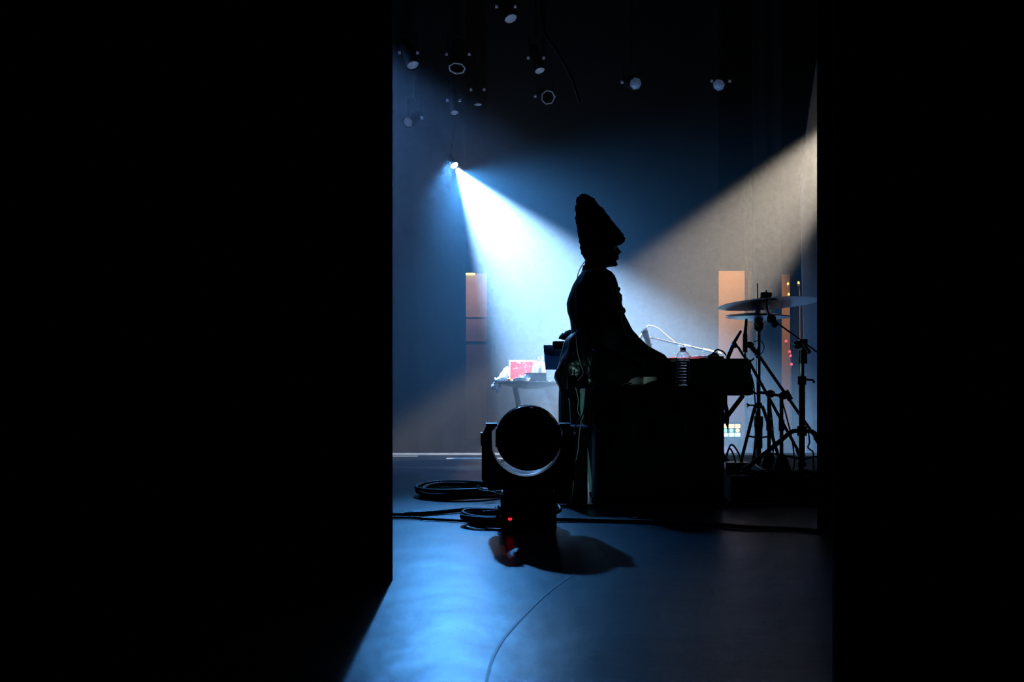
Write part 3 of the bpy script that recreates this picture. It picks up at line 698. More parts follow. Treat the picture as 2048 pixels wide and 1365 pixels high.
# two boom stands with weighted cone feet and slim microphones
def cone_stand(px, d, ytop, tip, tail, label):
    x = X(px, d); t = thing('microphone_stand', label, 'microphone stand', (x, d, RZ), 'short boom stands between the cymbal stands')
    MB().lathe([(0, 0), (.052, 0), (.050, .02), (.030, .075), (.016, .095), (0, .095)], (x, d, RZ), 28).build('weighted_base', 'rubber', t)
    MB().cyl((x, d, RZ + .09), (x, d, Zp(ytop, d)), .0105).build('pole', 'steel', t)
    MB().cyl((x, d, Zp(840, d)), (x, d, Zp(862, d)), .016).build('clutch', 'black', t)
    tip = P(*tip); tail = P(*tail)
    tip.y = tail.y = d - .035
    MB().cyl(tip, tail, .0085).build('boom', 'steel', t)
    q = MB().ell((x, d - .03, Zp(ytop, d)), (.026, .026, .022)); q.tube([(x - .01, d, Zp(ytop, d)), (x - .055, d, Zp(ytop, d) + .008)], [.006, .010], 8); q.build('boom_joint', 'black', t)
    MB().tube([tail.lerp(tip, .12), tail], .014, 12).build('counterweight', 'black', t)
    return t, tip
cone_stand(1538, 5.62, 788, (1494, 722, 5.62), (1604, 922, 5.62), 'short boom stand with cone foot just right of the hi-hat stand')
t2, tip2 = cone_stand(1563, 5.52, 792, (1516, 714, 5.52), (1642, 896, 5.52), 'short boom stand with cone foot just left of the crash stand')
MB().tube([P(1571, 782, 5.485), P(1581, 800, 5.485)], .016, 12).build('boom_sleeve', 'black', t2)
# the two slim microphones at the keyboard's edge
m3 = thing('microphone', 'slim black microphone pointing straight up to the small cymbals', 'microphone', P(1492, 712, 5.6))
MB().tube([P(1493, 638, 5.6), P(1490, 668, 5.6), P(1490, 670, 5.6), P(1490, 705, 5.6)], [.007, .010, .013, .013], 14).build('barrel', 'black', m3)
MB().ell(P(1499, 690, 5.6), (.025, .02, .018)).build('holder', 'black', m3)
q = MB().tube(curve([P(1490, 705, 5.6), P(1491, 716, 5.6), P(1497, 724, 5.6), P(1508, 718, 5.6)]), .005, 8); q.tube([P(1499, 690, 5.6), P(1512, 705, 5.6), P(1516, 714, 5.56)], [.012, .014, .012], 10); q.build('gooseneck', 'rubber', m3)
MB().tube(curve([P(1508, 684, 5.61), P(1520, 681, 5.61), P(1528, 693, 5.61), P(1524, 706, 5.61), P(1514, 712, 5.61)]), .003, 6).build('cable', 'rubber', m3)
m4 = thing('microphone', 'slim microphone leaning to the right over the end of the stage keyboard', 'microphone', P(1456, 718, 5.78))
MB().tube([P(1482, 662, 5.7), P(1468, 686, 5.7), P(1467, 688, 5.7), P(1455, 717, 5.7)], [.0075, .010, .0125, .0125], 14).build('barrel', 'steel', m4)
q = MB().tube(curve([P(1468, 690, 5.69), P(1476, 695, 5.69), P(1482, 704, 5.67), P(1490, 716, 5.64), P(1499, 722, 5.62)]), .0068, 8); q.ell(P(1469, 691, 5.69), (.018, .016, .016)); q.build('holder', 'black', m4)
# knobs and clamps on the keyboard end of the stand
q = MB(); q.cyl(P(1500, 760, 5.75), P(1500, 790, 5.75), .018); q.ell(P(1500, 758, 5.75), (.018, .016, .010)); q.tube([P(1494, 745, 5.78), P(1500, 752, 5.76), P(1500, 762, 5.75)], .012, 8)
q.tube([P(1486, 785, 5.8), P(1500, 780, 5.75), P(1512, 788, 5.72)], .007, 8)
o = q.build('rail_clamp', 'black'); tag(o, 'black clamp with a round knob at the right end of the stage keyboard', 'clamp')
# leads between the stands
for pts, lb in (
    ([P(1492, 735, 5.62), P(1505, 760, 5.6), P(1510, 800, 5.6), P(1513, 860, 5.6), P(1506, 915, 5.55), Vector((X(1499, 5.5), 5.5, RZ + .008)), Vector((X(1480, 5.4), 5.4, RZ + .008))], 'thin black lead hanging left of the hi-hat tube'),
    ([P(1538, 790, 5.6), P(1543, 830, 5.6), P(1547, 880, 5.6), P(1546, 915, 5.58), Vector((X(1549, 5.5), 5.5, RZ + .008)), Vector((X(1575, 5.35), 5.35, RZ + .007))], 'thin black lead hanging along the left cone-foot stand'),
    ([P(1563, 798, 5.5), P(1572, 830, 5.49), P(1584, 880, 5.48), P(1589, 925, 5.46), Vector((X(1587, 5.42), 5.42, RZ + .008)), Vector((X(1600, 5.3), 5.3, RZ + .007))], 'thin black lead hanging between the right cone-foot stand and the crash stand'),
    ([P(1617, 866, 5.36), P(1619, 885, 5.36), P(1616, 896, 5.35), P(1626, 905, 5.33), P(1627, 925, 5.32), Vector((X(1630, 5.3), 5.3, RZ + .008)), Vector((X(1644, 5.25), 5.25, RZ + .007))], 'black lead with a kink hanging right of the crash stand tube')):
    lead('stand_lead', pts, .0042, 'rubber', lb)
for k, (pts, lb) in enumerate((
    ([Vector((X(1452, 5.7), 5.7, .20)), P(1462, 890, 5.7), P(1476, 905, 5.7), P(1482, 925, 5.7), Vector((X(1486, 5.6), 5.6, RZ + .008))], 'outer of the two black cable arches right of the flight case'),
    ([Vector((X(1449, 5.65), 5.65, .18)), P(1458, 898, 5.65), P(1466, 908, 5.65), P(1471, 925, 5.6), Vector((X(1474, 5.5), 5.5, RZ + .008))], 'inner of the two black cable arches right of the flight case'))):
    lead('arched_cable', pts, .005, 'rubber', lb)
sbx = MB().box((X(1474, 5.6), 5.62, RZ + .022), (.14, .12, .044), bevel=.008).build('stage_box', 'black', smooth=False)
tag(sbx, 'low black connector box on the riser at the foot of the stands', 'box')
# heap of cables lying on the riser
rnd = random.Random(4)
for k in range(7):
    x = X(1500 + k * 22, 5.3); y = 5.26 + rnd.uniform(-.02, .02); pts = []
    for i in range(7): pts.append(Vector((x - .12 + i * .05 + rnd.uniform(-.02, .02), y + rnd.uniform(-.03, .03), RZ + .008 + (.02 * rnd.random() if i % 2 else 0))))
    where = ['furthest left, at the flight case', 'left of the hi-hat stand', 'in front of the hi-hat stand', 'in front of the left cone foot', 'in front of the right cone foot', 'in front of the crash stand tube', 'furthest right, by the curtain'][k]
    lead('riser_cable', pts, .008, 'rubber', 'black cable snaking along the riser edge, ' + where, group='cables along the riser edge')

# ------------------------------------------------------------------ moving head spotlight on the floor
dM = 4.30
mx = X(1056, dM)
mh = thing('moving_head_light', 'black moving-head spotlight standing on the floor in front of the flight case', 'stage light', (mx, dM, 0))
base = MB().box((mx, dM, .082), (.235, .30, .150), bevel=.016); base.build('base', 'black', mh, smooth=False)
for sx2 in (-1, 1):
    for sy2 in (-1, 1): MB().cyl((mx + sx2 * .085, dM + sy2 * .11, 0), (mx + sx2 * .085, dM + sy2 * .11, .014), .016).build('foot', 'rubber', mh)
MB().lathe([(0, .15), (.108, .15), (.110, .158), (.110, .173), (0, .173)], (mx, dM, 0), 36).build('turntable', 'steel', mh)
hc = Vector((mx + .002, dM, Zp(877, dM)))
zt = Zp(849, dM)
W = .198; yo = [(-W, zt - .046), (-W + .021, zt), (-.118, zt)]
arc = [(-.150 * math.cos(a) - .008, hc.z - .010 - .150 * math.sin(a)) for a in [PI * k / 40 for k in range(3, 38)]]
q = MB(); pf = [(-W + .021, zt), (-.128, zt)] + [(x, z) for x, z in [(-.156, zt - .03)]] + arc + [(.148, zt - .03), (.128, zt), (W - .021, zt), (W, zt - .046), (W, .215), (W - .03, .172), (-W + .03, .172), (-W, .215), (-W, zt - .046)]
q.rings([[Vector((mx + x, y, z)) for x, z in pf] for y in (dM - .062, dM + .062)]); yk = q.build('yoke', 'black', mh, smooth=False)
for s_ in (-1, 1):
    MB().lathe([(0, 0), (.030, 0), (.030, .006), (0, .006)], (mx + s_ * W, dM, .385), 24, Matrix.Rotation(s_ * PI / 2, 3, 'Y').to_quaternion()).build('pivot_cap', 'steel', yk)
    MB().box((mx + s_ * .158, dM, zt + .002), (.05, .11, .005), bevel=.002).build('top_highlight', 'violet_trim_glint', yk, smooth=False)  # added strip paints the violet highlight along the arm top
rot = Matrix.Rotation(math.radians(90 - 8), 3, 'X').to_quaternion()   # axis towards the camera side
pf = [(0, -.105), (.080, -.105), (.118, -.085), (.134, -.04), (.1375, 0), (.1375, .035), (.130, .05), (.122, .055)]
MB().lathe(pf, hc, 64, rot, cap=False).build('head', 'gloss', mh)
MB().lathe([(.0, .046), (.124, .040), (.124, .044), (0, .052)], hc, 48, rot).build('front_lens', 'gloss', mh)
fin = MB()
for k in range(44):
    a = 2 * PI * k / 44; v = rot @ Vector((math.cos(a) * .1385, math.sin(a) * .1385, .018)); fin.box(hc + v, (.006, .032, .009), (rot.to_matrix() @ Matrix.Rotation(a, 3, 'Z')).to_quaternion())
o = fin.build('cooling_fins', 'black', mh, smooth=False); o['label'] = 'row of small ribs round the head'
for s_ in (-1, 1): MB().cyl((mx + s_ * .125, dM, hc.z), (mx + s_ * .140, dM, hc.z), .04).build('axle', 'steel', mh)
for s_ in (-1, 1):
    q = MB().tube(curve([(mx + s_ * .117, dM - .06, .075), (mx + s_ * .135, dM - .06, .085), (mx + s_ * .135, dM + .06, .085), (mx + s_ * .117, dM + .06, .075)], 5), .008, 8); q.build('carry_handle', 'rubber', mh)
MB().box((mx + .03, dM - .1505, .085), (.09, .004, .045), bevel=.002).build('display_panel', 'gloss', mh, smooth=False)
ld = MB().ell((X(1020, dM - .155), dM - .156, Zp(1039, dM - .156)), (.0085, .004, .006)); o = ld.build('indicator_lamp', 'led_red', mh); o['label'] = 'small glowing red lamp low on the base'

# coils and cables on the floor
def coil(name, c, r, turns, label, rt=.0075, seed=0, sq=1.0):
    t = thing(name, label, 'cable coil', c); rnd = random.Random(seed)
    for k in range(turns):
        rr = r * rnd.uniform(.86, 1.0); cx_ = rnd.uniform(-.02, .02); cy_ = rnd.uniform(-.02, .02); z = rt + k * rt * 1.15; ph = rnd.uniform(0, 6.28); tl_ = rnd.uniform(.2, .9) * rt
        pts = [[Vector(c) + Vector((cx_ + rr * math.cos(a), cy_ + rr * sq * math.sin(a), z + tl_ * math.sin(a * 2 + ph))) + Vector((rt * math.cos(b_) * math.cos(a), rt * math.cos(b_) * math.sin(a), rt * math.sin(b_))) for b_ in [2 * PI * j / 8 for j in range(8)]] for a in [2 * PI * i / 56 for i in range(56)]]
        MB().rings(pts, cap=False, closed=True).build('turn', 'rubber', t)
    return t
c1 = coil('cable_coil', (X(925, 5.55), 5.55, 0), .255, 5, 'flat coil of thick black cable on the floor left of the spotlight', .0095, 3)
pin = MB().cyl((X(879, 5.45), 5.45, .04), (X(879, 5.45), 5.45, .098), .0022); pin.build('pin', 'rubber', c1)
MB().ell((X(957, 5.5), 5.40, .062), (.013, .013, .011)).build('plug', 'rubber', c1)
q = MB().tube(curve([(X(870, 5.4), 5.40, .05), (X(920, 5.35), 5.34, .052), (X(970, 5.3), 5.33, .05), (X(1005, 5.2), 5.3, .030)]), .006, 8); q.build('tail', 'rubber', c1)
# torn white tape on the coil
tq = MB().box((X(975, 5.2), 5.28, .066), (.055, .03, .004), Matrix.Rotation(.15, 3, 'Y').to_quaternion(), bevel=.001); tq.build('tape_tag', 'white_plastic', c1)
c2 = coil('cable_coil', (X(998, 4.42), 4.42, 0), .165, 6, 'small coil of black cable beside the base of the spotlight', .0075, 8, .8)
for pts, r, lb in (
    ([Vector((-1.6, 4.75, .012)), Vector((X(760, 4.62), 4.66, .012)), Vector((X(800, 4.6), 4.68, .012)), Vector((X(850, 4.6), 4.72, .012)), Vector((X(905, 4.7), 4.80, .013)), Vector((X(950, 4.8), 4.84, .014)), Vector((X(985, 4.75), 4.72, .016))], .0115, 'thick black cable running in from the left to the spotlight'),
    ([Vector((-1.55, 4.62, .008)), Vector((X(790, 4.6), 4.59, .008)), Vector((X(850, 4.6), 4.54, .008)), Vector((X(900, 4.5), 4.50, .008)), Vector((X(935, 4.4), 4.45, .008)), Vector((X(950, 4.4), 4.36, .008)), Vector((X(985, 4.3), 4.34, .010))], .0065, 'thinner black cable running in from the left, nearer than the thick one'),
    ([Vector((X(1085, 4.4), 4.47, .012)), Vector((X(1150, 4.5), 4.50, .010)), Vector((X(1280, 4.4), 4.44, .010)), Vector((X(1400, 4.35), 4.38, .010)), Vector((X(1500, 4.2), 4.26, .010)), Vector((X(1600, 4.2), 4.19, .010)), Vector((X(1680, 4.1), 4.12, .010)), Vector((1.9, 4.1, .010))], .0095, 'black cable running from the spotlight to the right curtain'),
    ([Vector((X(1110, 5.0), 5.02, .010)), Vector((X(1250, 5.0), 4.99, .010)), Vector((X(1400, 4.98), 4.96, .010)), Vector((X(1470, 5.0), 5.02, .010)), Vector((X(1560, 5.05), 5.06, .010)), Vector((X(1660, 5.05), 5.04, .010))], .009, 'black cable lying along the foot of the flight case and riser')):
    lead('floor_cable', pts, r, 'rubber', lb)
# little clips holding cable ends by the spotlight
for k, (px, d, lb) in enumerate(((999, 4.62, 'upper of the two pale cable ties at the spotlight base'), (996, 4.36, 'lower of the two pale cable ties at the spotlight base'))):
    q = MB().box((X(px, d), d - .005, .082 if k == 0 else .080), (.022, .02, .028 if k == 0 else .012), Matrix.Rotation(.5, 3, 'Y').to_quaternion(), bevel=.003)
# ------------------------------------------------------------------ side table
dT = 7.72
tbx = X(1062, dT); ttz = Zp(766, dT)
tb = thing('side_table', 'round dark side table left of the player, crowded with bright things', 'table', (tbx, dT, 0))
MB().lathe([(0, -.046), (.05, -.046), (.16, -.030), (.262, -.004), (.27, .002), (.27, .012), (0, .012)], (tbx, dT, ttz - .002), 56).build('table_top', 'table', tb)
q = MB().tube([(X(1030, dT), dT, ttz - .03), (X(1040, dT), dT - .02, .40), (X(1052, dT), dT - .03, .12)], .021, 14); q.build('pole', 'table', tb)
q = MB().tube([(X(1037, dT), dT + .03, .46), (X(1047, dT), dT + .02, .2)], .007, 10); q.build('brace', 'steel', tb)
for k in range(3):
    a = k * 2 * PI / 3 + .5; MB().cyl((X(1050, dT), dT - .03, .14), (X(1050, dT) + .22 * math.cos(a), dT - .03 + .22 * math.sin(a), .012), .011).build('leg', 'steel', tb)
TZ = ttz + .0105
lp = thing('laptop', 'open laptop with a red speckled lid on the side table', 'laptop', (X(1045, dT), dT + .08, TZ))
lr = Matrix.Rotation(math.radians(-8), 3, 'X').to_quaternion()
MB().box((X(1045, dT), dT + .03, TZ + .007), (.225, .15, .013), bevel=.003).build('keyboard_deck', 'white_plastic', lp, smooth=False)
lid = MB().box((X(1046, dT), dT + .125, TZ + .088), (.218, .009, .160), lr, bevel=.004); lo = lid.build('lid', 'white_plastic', lp, smooth=False)
MB().box((X(1046, dT), dT + .1195, TZ + .0855), (.198, .006, .140), lr, bevel=.001).build('patterned_cover', 'lid', lo, smooth=False)
def white_bottle(px, dy, h, r, lb):
    x = X(px, dT); y = dT + dy; t = thing('bottle', lb, 'bottle', (x, y, TZ), 'small white bottles on the side table')
    MB().lathe([(0, 0), (r, 0), (r, h * .62), (r * .85, h * .72), (r * .42, h * .82), (r * .42, h * .86), (0, h * .86)], (x, y, TZ), 24).build('bottle_body', 'white_plastic', t)
    MB().lathe([(0, h * .86), (r * .5, h * .86), (r * .5, h), (0, h)], (x, y, TZ), 18).build('cap', 'white_plastic', t)
    MB().lathe([(r * 1.01, h * .30), (r * 1.015, h * .30), (r * 1.015, h * .52), (r * 1.01, h * .52)], (x, y, TZ), 24, cap=False).build('label_band', 'tape', t)
white_bottle(1081.5, -.06, .192, .037, 'tall white bottle right of the red laptop')
white_bottle(1070.5, -.02, .165, .024, 'slim white bottle touching the right edge of the red laptop')
for px, dy, h, r, lb in ((1041, -.10, .035, .016, 'left'), (1048, -.12, .045, .016, 'middle'), (1056, -.11, .042, .017, 'right')):
    x = X(px, dT); t = MB().lathe([(0, 0), (r * .8, 0), (r, h), (r * .9, h), (r * .72, .003), (0, .003)], (x, dT + dy, TZ + (.0)), 20).build('paper_cup', 'white_plastic')
    tag(t, 'small white paper cup, %s one of the three in front of the red laptop' % lb, 'cup', 'paper cups before the laptop')
bxk = thing('closed_laptop', 'closed dark laptop on a black box at the right side of the side table', 'laptop', (X(1072, dT), dT - .18, TZ))
MB().box((X(1072, dT - .17), dT - .175, TZ + .0275), (.155, .09, .054), bevel=.004).build('box', 'table', bxk, smooth=False)
MB().box((X(1071, dT - .17), dT - .175, TZ + .060), (.165, .10, .010), bevel=.003).build('lid', 'steel', bxk, smooth=False)
# towel hanging over the left edge
def cloth_strip(path, wd, m, name, label, cat, amp=.006, seed=0):
    b_ = MB(); pts = curve(path, 6); n = len(pts); nn = 10; rnd = random.Random(seed); G = []
    for side in (0, 1):
        gr = []
        for i, p in enumerate(pts):
            t = (pts[min(i + 1, n - 1)] - pts[max(i - 1, 0)]).normalized(); s_ = Vector((0, 1, 0)); nr = t.cross(s_).normalized()
            row = []
            for j in range(nn + 1):
                u = j / nn - .5
                row.append(b_.bm.verts.new(p + s_ * u * wd * (1 + .25 * math.sin(i * .4)) + nr * (amp * math.sin(u * 14 + i * .3) + side * .008)))
            gr.append(row)
        G.append(gr)
        for i in range(n - 1):
            for j in range(nn): b_.bm.faces.new((gr[i][j], gr[i][j + 1], gr[i + 1][j + 1], gr[i + 1][j]))
    A, B = G
    for i in range(n - 1):
        for j in (0, nn): b_.bm.faces.new((A[i][j], A[i + 1][j], B[i + 1][j], B[i][j]))
    for j in range(nn):
        for i in (0, n - 1): b_.bm.faces.new((A[i][j], A[i][j + 1], B[i][j + 1], B[i][j]))
    o = b_.build(name, m, origin=pts[-1]); return tag(o, label, cat)
tw = thing('towel', 'white towel crumpled over the left edge of the side table', 'towel', P(997, 762, dT))
def fold(pts, rad):
    q = MB().tube(curve([P(a, b_, dT + c) for a, b_, c in pts], 6), rad, 12); q.jitter(.006, 30, len(pts)); q.build('fold', 'towel', tw)
fold([(1016, 737, .02), (1009, 744, .0), (1002, 753, -.02), (994, 760, -.03), (989, 760, -.03)], [.018] * 6 + [.015] * 6 + [.012] * 6 + [.020] * 7)
fold([(1017, 743, -.05), (1012, 753, -.06), (1000, 759, -.05), (992, 763, -.04)], [.014] * 19)
fold([(990, 765, -.03), (987, 774, -.03), (988, 780, -.03)], [.012] * 4 + [.019] * 6 + [.016] * 3)
fold([(999, 764, -.04), (999, 772, -.045), (995, 781, -.045), (994, 787, -.045)], [.011] * 6 + [.013] * 6 + [.008] * 7)
for px, py, rx_, m_, nm, lb, ct_ in ((1018, 758, .017, 'orange', 'orange_slice', 'orange wedge of fruit at the left end of the side table', 'fruit'), (1031, 757.5, .020, 'red', 'red_packet', 'small red packet on the side table beside the orange wedge', 'packet')):
    q = MB().ell((X(px, dT - .2), dT - .20, TZ + .013), (rx_, .014, .012)) if m_ == 'orange' else MB().box((X(px, dT - .2), dT - .21, TZ + .010), (.036, .02, .018), bevel=.003)
    tag(q.build(nm, m_), lb, ct_)
q = MB()
q.lathe([(0, .0), (.05, .0), (.062, .02), (.064, .026), (.058, .024), (.046, .006), (0, .006)], (X(1045, dT - .2), dT - .205, TZ), 28)
tag(q.build('paper_plate', 'white_plastic'), 'white paper plate at the front of the side table', 'plate')
# thin mixer shelf running right behind the player
mxs = thing('small_mixer', 'thin mixer with small knobs between the side table and the player', 'mixer', (X(1112, 8.12), 8.12, Zp(768, 8.12)))
q = MB().box((X(1116, 8.10), 8.10, Zp(766.5, 8.10)), (.26, .18, .014), bevel=.003).build('mixer_body', 'table', mxs, smooth=False)
for k in range(5): MB().cyl((X(1094, 8.05) + k * .024, 8.04, Zp(765, 8.10)), (X(1094, 8.05) + k * .024, 8.04, Zp(765, 8.10) + .013), .006).build('knob', 'white_plastic' if k % 2 else 'black', mxs)
MB().cyl((X(1130, 8.10), 8.10, Zp(768, 8.10)), (X(1130, 8.10), 8.10, 0.01), .014).build('post', 'matte', mxs)
MB().lathe([(0, 0), (.12, 0), (.12, .012), (0, .012)], (X(1130, 8.10), 8.10, 0), 28).build('base', 'matte', mxs)
# music stand with desk
mu = thing('music_stand', 'music stand desk, tinted blue as if veiled by haze, behind the back of the player', 'music stand', (X(1124, 7.15), 7.15, 0))
q = MB(); dS = 7.04
pf = [P(1087, 693, dS), P(1140, 693, dS), P(1136, 740, dS - .08), P(1091, 740, dS - .08)]
q.rings([[v + Vector((0, o_, 0)) for v in pf] for o_ in (0, .014)]); q.build('desk', 'panel', mu, smooth=False)
MB().bar(P(1087.5, 701, dS - .018), P(1139, 701, dS - .018), .012, .02).build('ledge', 'panel', mu, smooth=False)
MB().bar(P(1087, 692.5, dS + .005), P(1140, 692.5, dS + .005), .02, .012, .003).build('top_edge', 'panel', mu, smooth=False)
MB().cyl((X(1124, 7.15), 7.15, .03), (X(1124, 7.15), 7.15, Zp(725, 7.15)), .012).build('pole', 'matte', mu)
q = MB().bar((X(1124, 7.15), 7.15, Zp(725, 7.15)), P(1122, 722, dS + .01), .03, .02).build('bracket', 'matte', mu, smooth=False)
for k in range(3):
    a = k * 2 * PI / 3 + .3; MB().cyl((X(1124, 7.15), 7.15, .15), (X(1124, 7.15) + .24 * math.cos(a), 7.15 + .24 * math.sin(a), .012), .010).build('leg', 'matte', mu)
# black pouch and cap hung on the desk
po = MB().box(P(1125, 691, 6.96), (.138, .055, .056), bevel=.014); po.build('pouch', 'coat'); po = COL.objects['pouch']; tag(po, 'black padded pouch lying against the top of the music stand desk', 'pouch')
cpb = thing('black_cap', 'black peaked cap on the pouch behind the back of the player', 'cap', P(1135, 680, 6.96))
MB().loft([(P(1123, 680, 6.96), P(1158, 682, 6.96), .045), (P(1125, 670, 6.96), P(1158, 674, 6.96), .055), (P(1131, 663, 6.96), P(1156, 666, 6.96), .045), (P(1139, 660, 6.96), P(1152, 662, 6.96), .02)], seg=24).build('crown', 'coat', cpb)
MB().loft([(P(1117, 677.5, 6.94), P(1120, 678.5, 6.94), .02), (P(1119, 672, 6.94), P(1127, 679, 6.94), .045), (P(1125, 666, 6.95), P(1133, 678, 6.95), .045)], seg=20).build('peak', 'coat', cpb)
# small tilted foil plate
fo = MB().bar(P(1098, 822, 7.4), P(1113, 845, 7.4), .006, .05); o = fo.build('clip_board', 'steel', smooth=False); 
bpy.data.objects.remove(o)

# ------------------------------------------------------------------ LED blinder at the back
dB = 8.6
bl = thing('blinder_light', 'small glowing nine-cell stage light on the floor far behind the keyboard stand', 'stage light', (X(1463, dB), dB, 0))
MB().box((X(1463, dB), dB + .03, Zp(862, dB)), (.172, .05, .142), bevel=.005).build('housing', 'matte', bl, smooth=False)
for r_, (py, m_) in enumerate(((853, 'cell_y'), (861.5, None), (870, 'cell_c'))):
    for c_ in range(3):
        px = 1450.5 + c_ * 12.3
        mm = m_ or ('cell_g' if (c_ != 2) else 'cell_y')
        if m_: q = MB().box((X(px, dB), dB - .002, Zp(py, dB)), (.046, .012, .034), bevel=.004)
        else: q = MB().cyl((X(px, dB), dB + .004, Zp(py, dB)), (X(px, dB), dB - .008, Zp(py, dB)), .0165)
        q.build('cell', mm, bl, smooth=False)
MB().bar((X(1444, dB), dB + .04, .01), (X(1446, dB), dB + .04, Zp(860, dB)), .012, .02).build('bracket', 'matte', bl, smooth=False)
MB().bar((X(1482, dB), dB + .04, .01), (X(1480, dB), dB + .04, Zp(860, dB)), .012, .02).build('bracket', 'matte', bl, smooth=False)
point('blinder_glow_light', (X(1463, dB), dB - .06, Zp(868, dB)), .8, (0.35, 1.0, 0.75), 0.05)

# ------------------------------------------------------------------ corridor lamps
x0 = X(941, FAR)
tl = thing('tube_lamp', 'short yellow tube lamp above the left corridor door', 'lamp', (x0, FAR - .1, Zp(550, FAR)))
MB().box((x0, FAR - .07, Zp(547, FAR)), (.16, .07, .016), bevel=.004).build('housing', 'matte', tl, smooth=False)
MB().cyl((x0 - .055, FAR - .11, Zp(550.5, FAR)), (x0 + .055, FAR - .11, Zp(550.5, FAR)), .013).build('tube', 'tube', tl)
point('tube_light', (x0 + .05, FAR - .42, Zp(580, FAR)), 3.2, (1.0, 0.6, 0.45), .03)
spot('corridor_light', (X(1475, 10.5), 10.4, 2.6), (X(1468, FAR), FAR, .9), 95, 75, .7, (1.0, 0.44, 0.13), .05)
point('corridor_low_light', (X(1450, 10.6), 10.5, .3), 1.2, (0.6, 0.4, 0.8), .08)
for px, py, d, m_, lb in ((1576, 568, 10.9, 'bulb', 'upper amber bulb of the left pair behind the crash cymbal'), (1577.5, 589, 10.9, 'bulb', 'lower amber bulb of the left pair, just above the crash cymbal'), (1597, 566, 10.8, 'bulb', 'single amber bulb right of the pair, near the pale side drape'),
                       (1572, 683, 10.7, 'pink', 'topmost faint pink bulb behind the crash stand'), (1579, 704, 10.6, 'pink', 'second pink bulb from the top behind the crash stand'), (1581, 712, 10.6, 'pink', 'third pink bulb from the top behind the crash stand'), (1583, 729, 10.6, 'pink', 'lowest pink bulb behind the crash stand')):
    c = P(px, py, d); t = thing('small_bulb', lb, 'light bulb', c, 'small coloured bulbs at the back')
    MB().ell(c, (.012 if m_ == 'bulb' else .014,) * 2 + (.016,), u=12, v=8).build('bulb', m_, t)
    MB().cyl(c - Vector((0, 0, .012)), c - Vector((0, 0, .04)), .007).build('socket', 'tape', t)
for px, d, z0, lb in ((1577, 10.92, 589, 'thin cord carrying the left pair of amber bulbs'), (1598, 10.82, 566, 'thin cord carrying the single amber bulb near the pale drape'), (1580, 10.62, 700, 'thin cord carrying the pink bulbs')):
    lead('bulb_cord', [Vector((X(px + 1, d), d, Zp(z0, d))), Vector((X(px + 2, d), d, Zp(z0 + 60, d))), Vector((X(px + 3, d), d, .01))], .006, 'tape', lb)

# ------------------------------------------------------------------ the beam's own fixture and the lights overhead
fx = thing('beam_light_fixture', 'blazing small spotlight at the tip of the blue-white beam', 'stage light', BEAM)
qd = BEAM_DIR.to_track_quat('Z', 'Y')
c = BEAM - BEAM_DIR * .035
MB().lathe([(0, -.09), (.022, -.09), (.030, -.07), (.030, 0), (.026, .004)], c, 24, qd, cap=False).build('can', 'matte', fx)
MB().lathe([(0, .0), (.028, .002), (.030, .010), (.022, .024), (0, .030)], c, 24, qd).build('lens', 'hot', fx)
MB().cyl(c - BEAM_DIR * .05, c + Vector((0, 0, .3)), .008).build('hanger', 'matte', fx)

def pipe_at(y, z, lb):
    t = MB().cyl((-3.6, y, z), (3.6, y, z), .024).build('lighting_pipe', 'matte'); tag(t, lb, 'pipe')
spec = [  # px, py, radius, tilt towards camera (deg), turn, kind, depth, label
 (815, 245, .040, 62, -20, 'round', 8.0, 'round pale lens of the hanging stage light furthest left, above the beam'),
 (826, 132, .046, 30, 35, 'round', 7.7, 'stage light with an oval pale lens near the left curtain, above the round one'),
 (1022, 39, .048, 30, 35, 'round', 7.7, 'topmost stage light, with an oval pale lens near the top edge'),
 (909, 227, .032, 28, 10, 'round', 8.1, 'stage light with a small dim lens above the tip of the beam'),
 (914, 137, .062, 22, -5, 'ring', 7.9, 'stage light whose rim shows as a thin bright ring'),
 (1080, 143, .040, 26, 30, 'round', 7.9, 'stage light with a narrow violet lens between the ring and the hung row'),
 (1096, 195, .052, 70, 10, 'ring', 8.1, 'large dim stage light whose rim glows faintly for a glint, above the hat'),
 (1272, 168, .050, 68, 10, 'facet', 8.0, 'stage light with a faceted blue lens, left one of the right pair'),
 (1437, 171, .048, 60, -20, 'facet', 8.0, 'stage light with a faceted blue lens, right one of the right pair'),
 (956, 211, .034, 10, 10, 'round', 8.2, 'stage light seen almost edge on, a faint streak above the beam')]
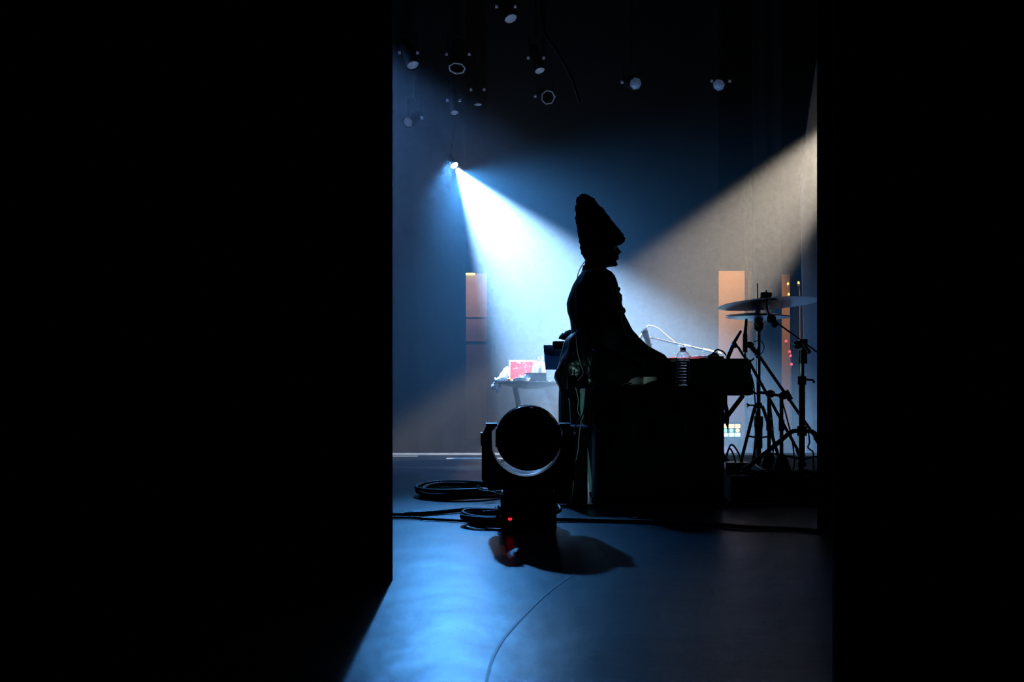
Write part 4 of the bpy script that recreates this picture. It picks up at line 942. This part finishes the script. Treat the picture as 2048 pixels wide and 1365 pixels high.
for px, py, r, tilt, turn, kind, d, lb in spec:
    c = P(px, py, d); t = thing('stage_light', lb, 'stage light', c, 'stage lights hung above the stage')
    dirv = Vector((math.sin(math.radians(turn)) * math.sin(math.radians(tilt)), -math.sin(math.radians(tilt)) * math.cos(math.radians(turn)), -math.cos(math.radians(tilt))))
    q = dirv.to_track_quat('Z', 'Y')
    MB().lathe([(0, -.26), (r * .7, -.26), (r * 1.05, -.22), (r * 1.12, -.02), (r * 1.12, 0), (r * 1.04, .0)], c, 28, q, cap=False).build('can', 'matte', t)
    if kind == 'facet': lens = MB().lathe([(0, .016), (r * .45, .010), (r, -.012)], c, 7, q, cap=True); lo = lens.build('lens', 'lens_blue', t, smooth=False)
    elif kind == 'round': lo = MB().lathe([(0, -.004), (r * .6, -.006), (r, -.012)], c, 28, q, cap=True).build('lens', 'lens', t)
    else:
        lo = MB().lathe([(0, -.05), (r, -.045)], c, 28, q, cap=True).build('lens', 'gloss', t)
        MB().lathe([(r * .96, -.004), (r * 1.0, .004), (r * 1.12, .004), (r * 1.14, -.006)], c, 7 if kind == 'ring' else 28, q, cap=False).build('rim', 'lens', t)  # rim glows faintly in place of reflected light
    top = c - dirv * .14
    b_ = MB(); side = Vector((1, 0, 0))
    b_.tube([top + side * r * 1.3, top + side * r * 1.3 + Vector((0, 0, .16)), top - side * r * 1.3 + Vector((0, 0, .16)), top - side * r * 1.3], .006, 8); b_.build('yoke', 'matte', t)
    for s_ in (-1, 1): MB().cyl(top + side * s_ * (r * 1.3), top + side * s_ * (r * 1.3 + .02), .011).build('knob', 'lens', t)  # glowing knobs stand in for glints on the brackets
    MB().cyl(top + Vector((0, 0, .16)), (top.x, top.y, 6.45 if False else max(top.z + .34, 4.25)), .010).build('clamp_rod', 'matte', t)
pipe_at(8.15, 4.27, 'black lighting pipe across the stage, the upper one')
lead('hanging_cable', [Vector((X(1068, 7.4), 7.4, 4.2)), P(1085, 40, 7.4), P(1112, 100, 7.4), P(1140, 150, 7.42), P(1160, 205, 7.45)], .012, 'rubber', 'black cable sagging down from the ceiling left of the hat')

# ------------------------------------------------------------------ haze
hz = bpy.data.materials.new('thin_haze'); hz.use_nodes = True; nt = hz.node_tree; nt.nodes.clear()
ou = nt.nodes.new('ShaderNodeOutputMaterial'); vs = nt.nodes.new('ShaderNodeVolumeScatter')
vs.inputs['Color'].default_value = (1, 1, 1, 1); vs.inputs['Density'].default_value = 0.125; vs.inputs['Anisotropy'].default_value = 0.0
nt.links.new(vs.outputs[0], ou.inputs['Volume'])
o = MB().box((-0.3, 8.015, 3.1), (8.4, 2.03, 6.19)).build('haze', hz, smooth=False)
tag(o, 'thin stage haze filling the air over the stage', 'haze', kind='stuff')
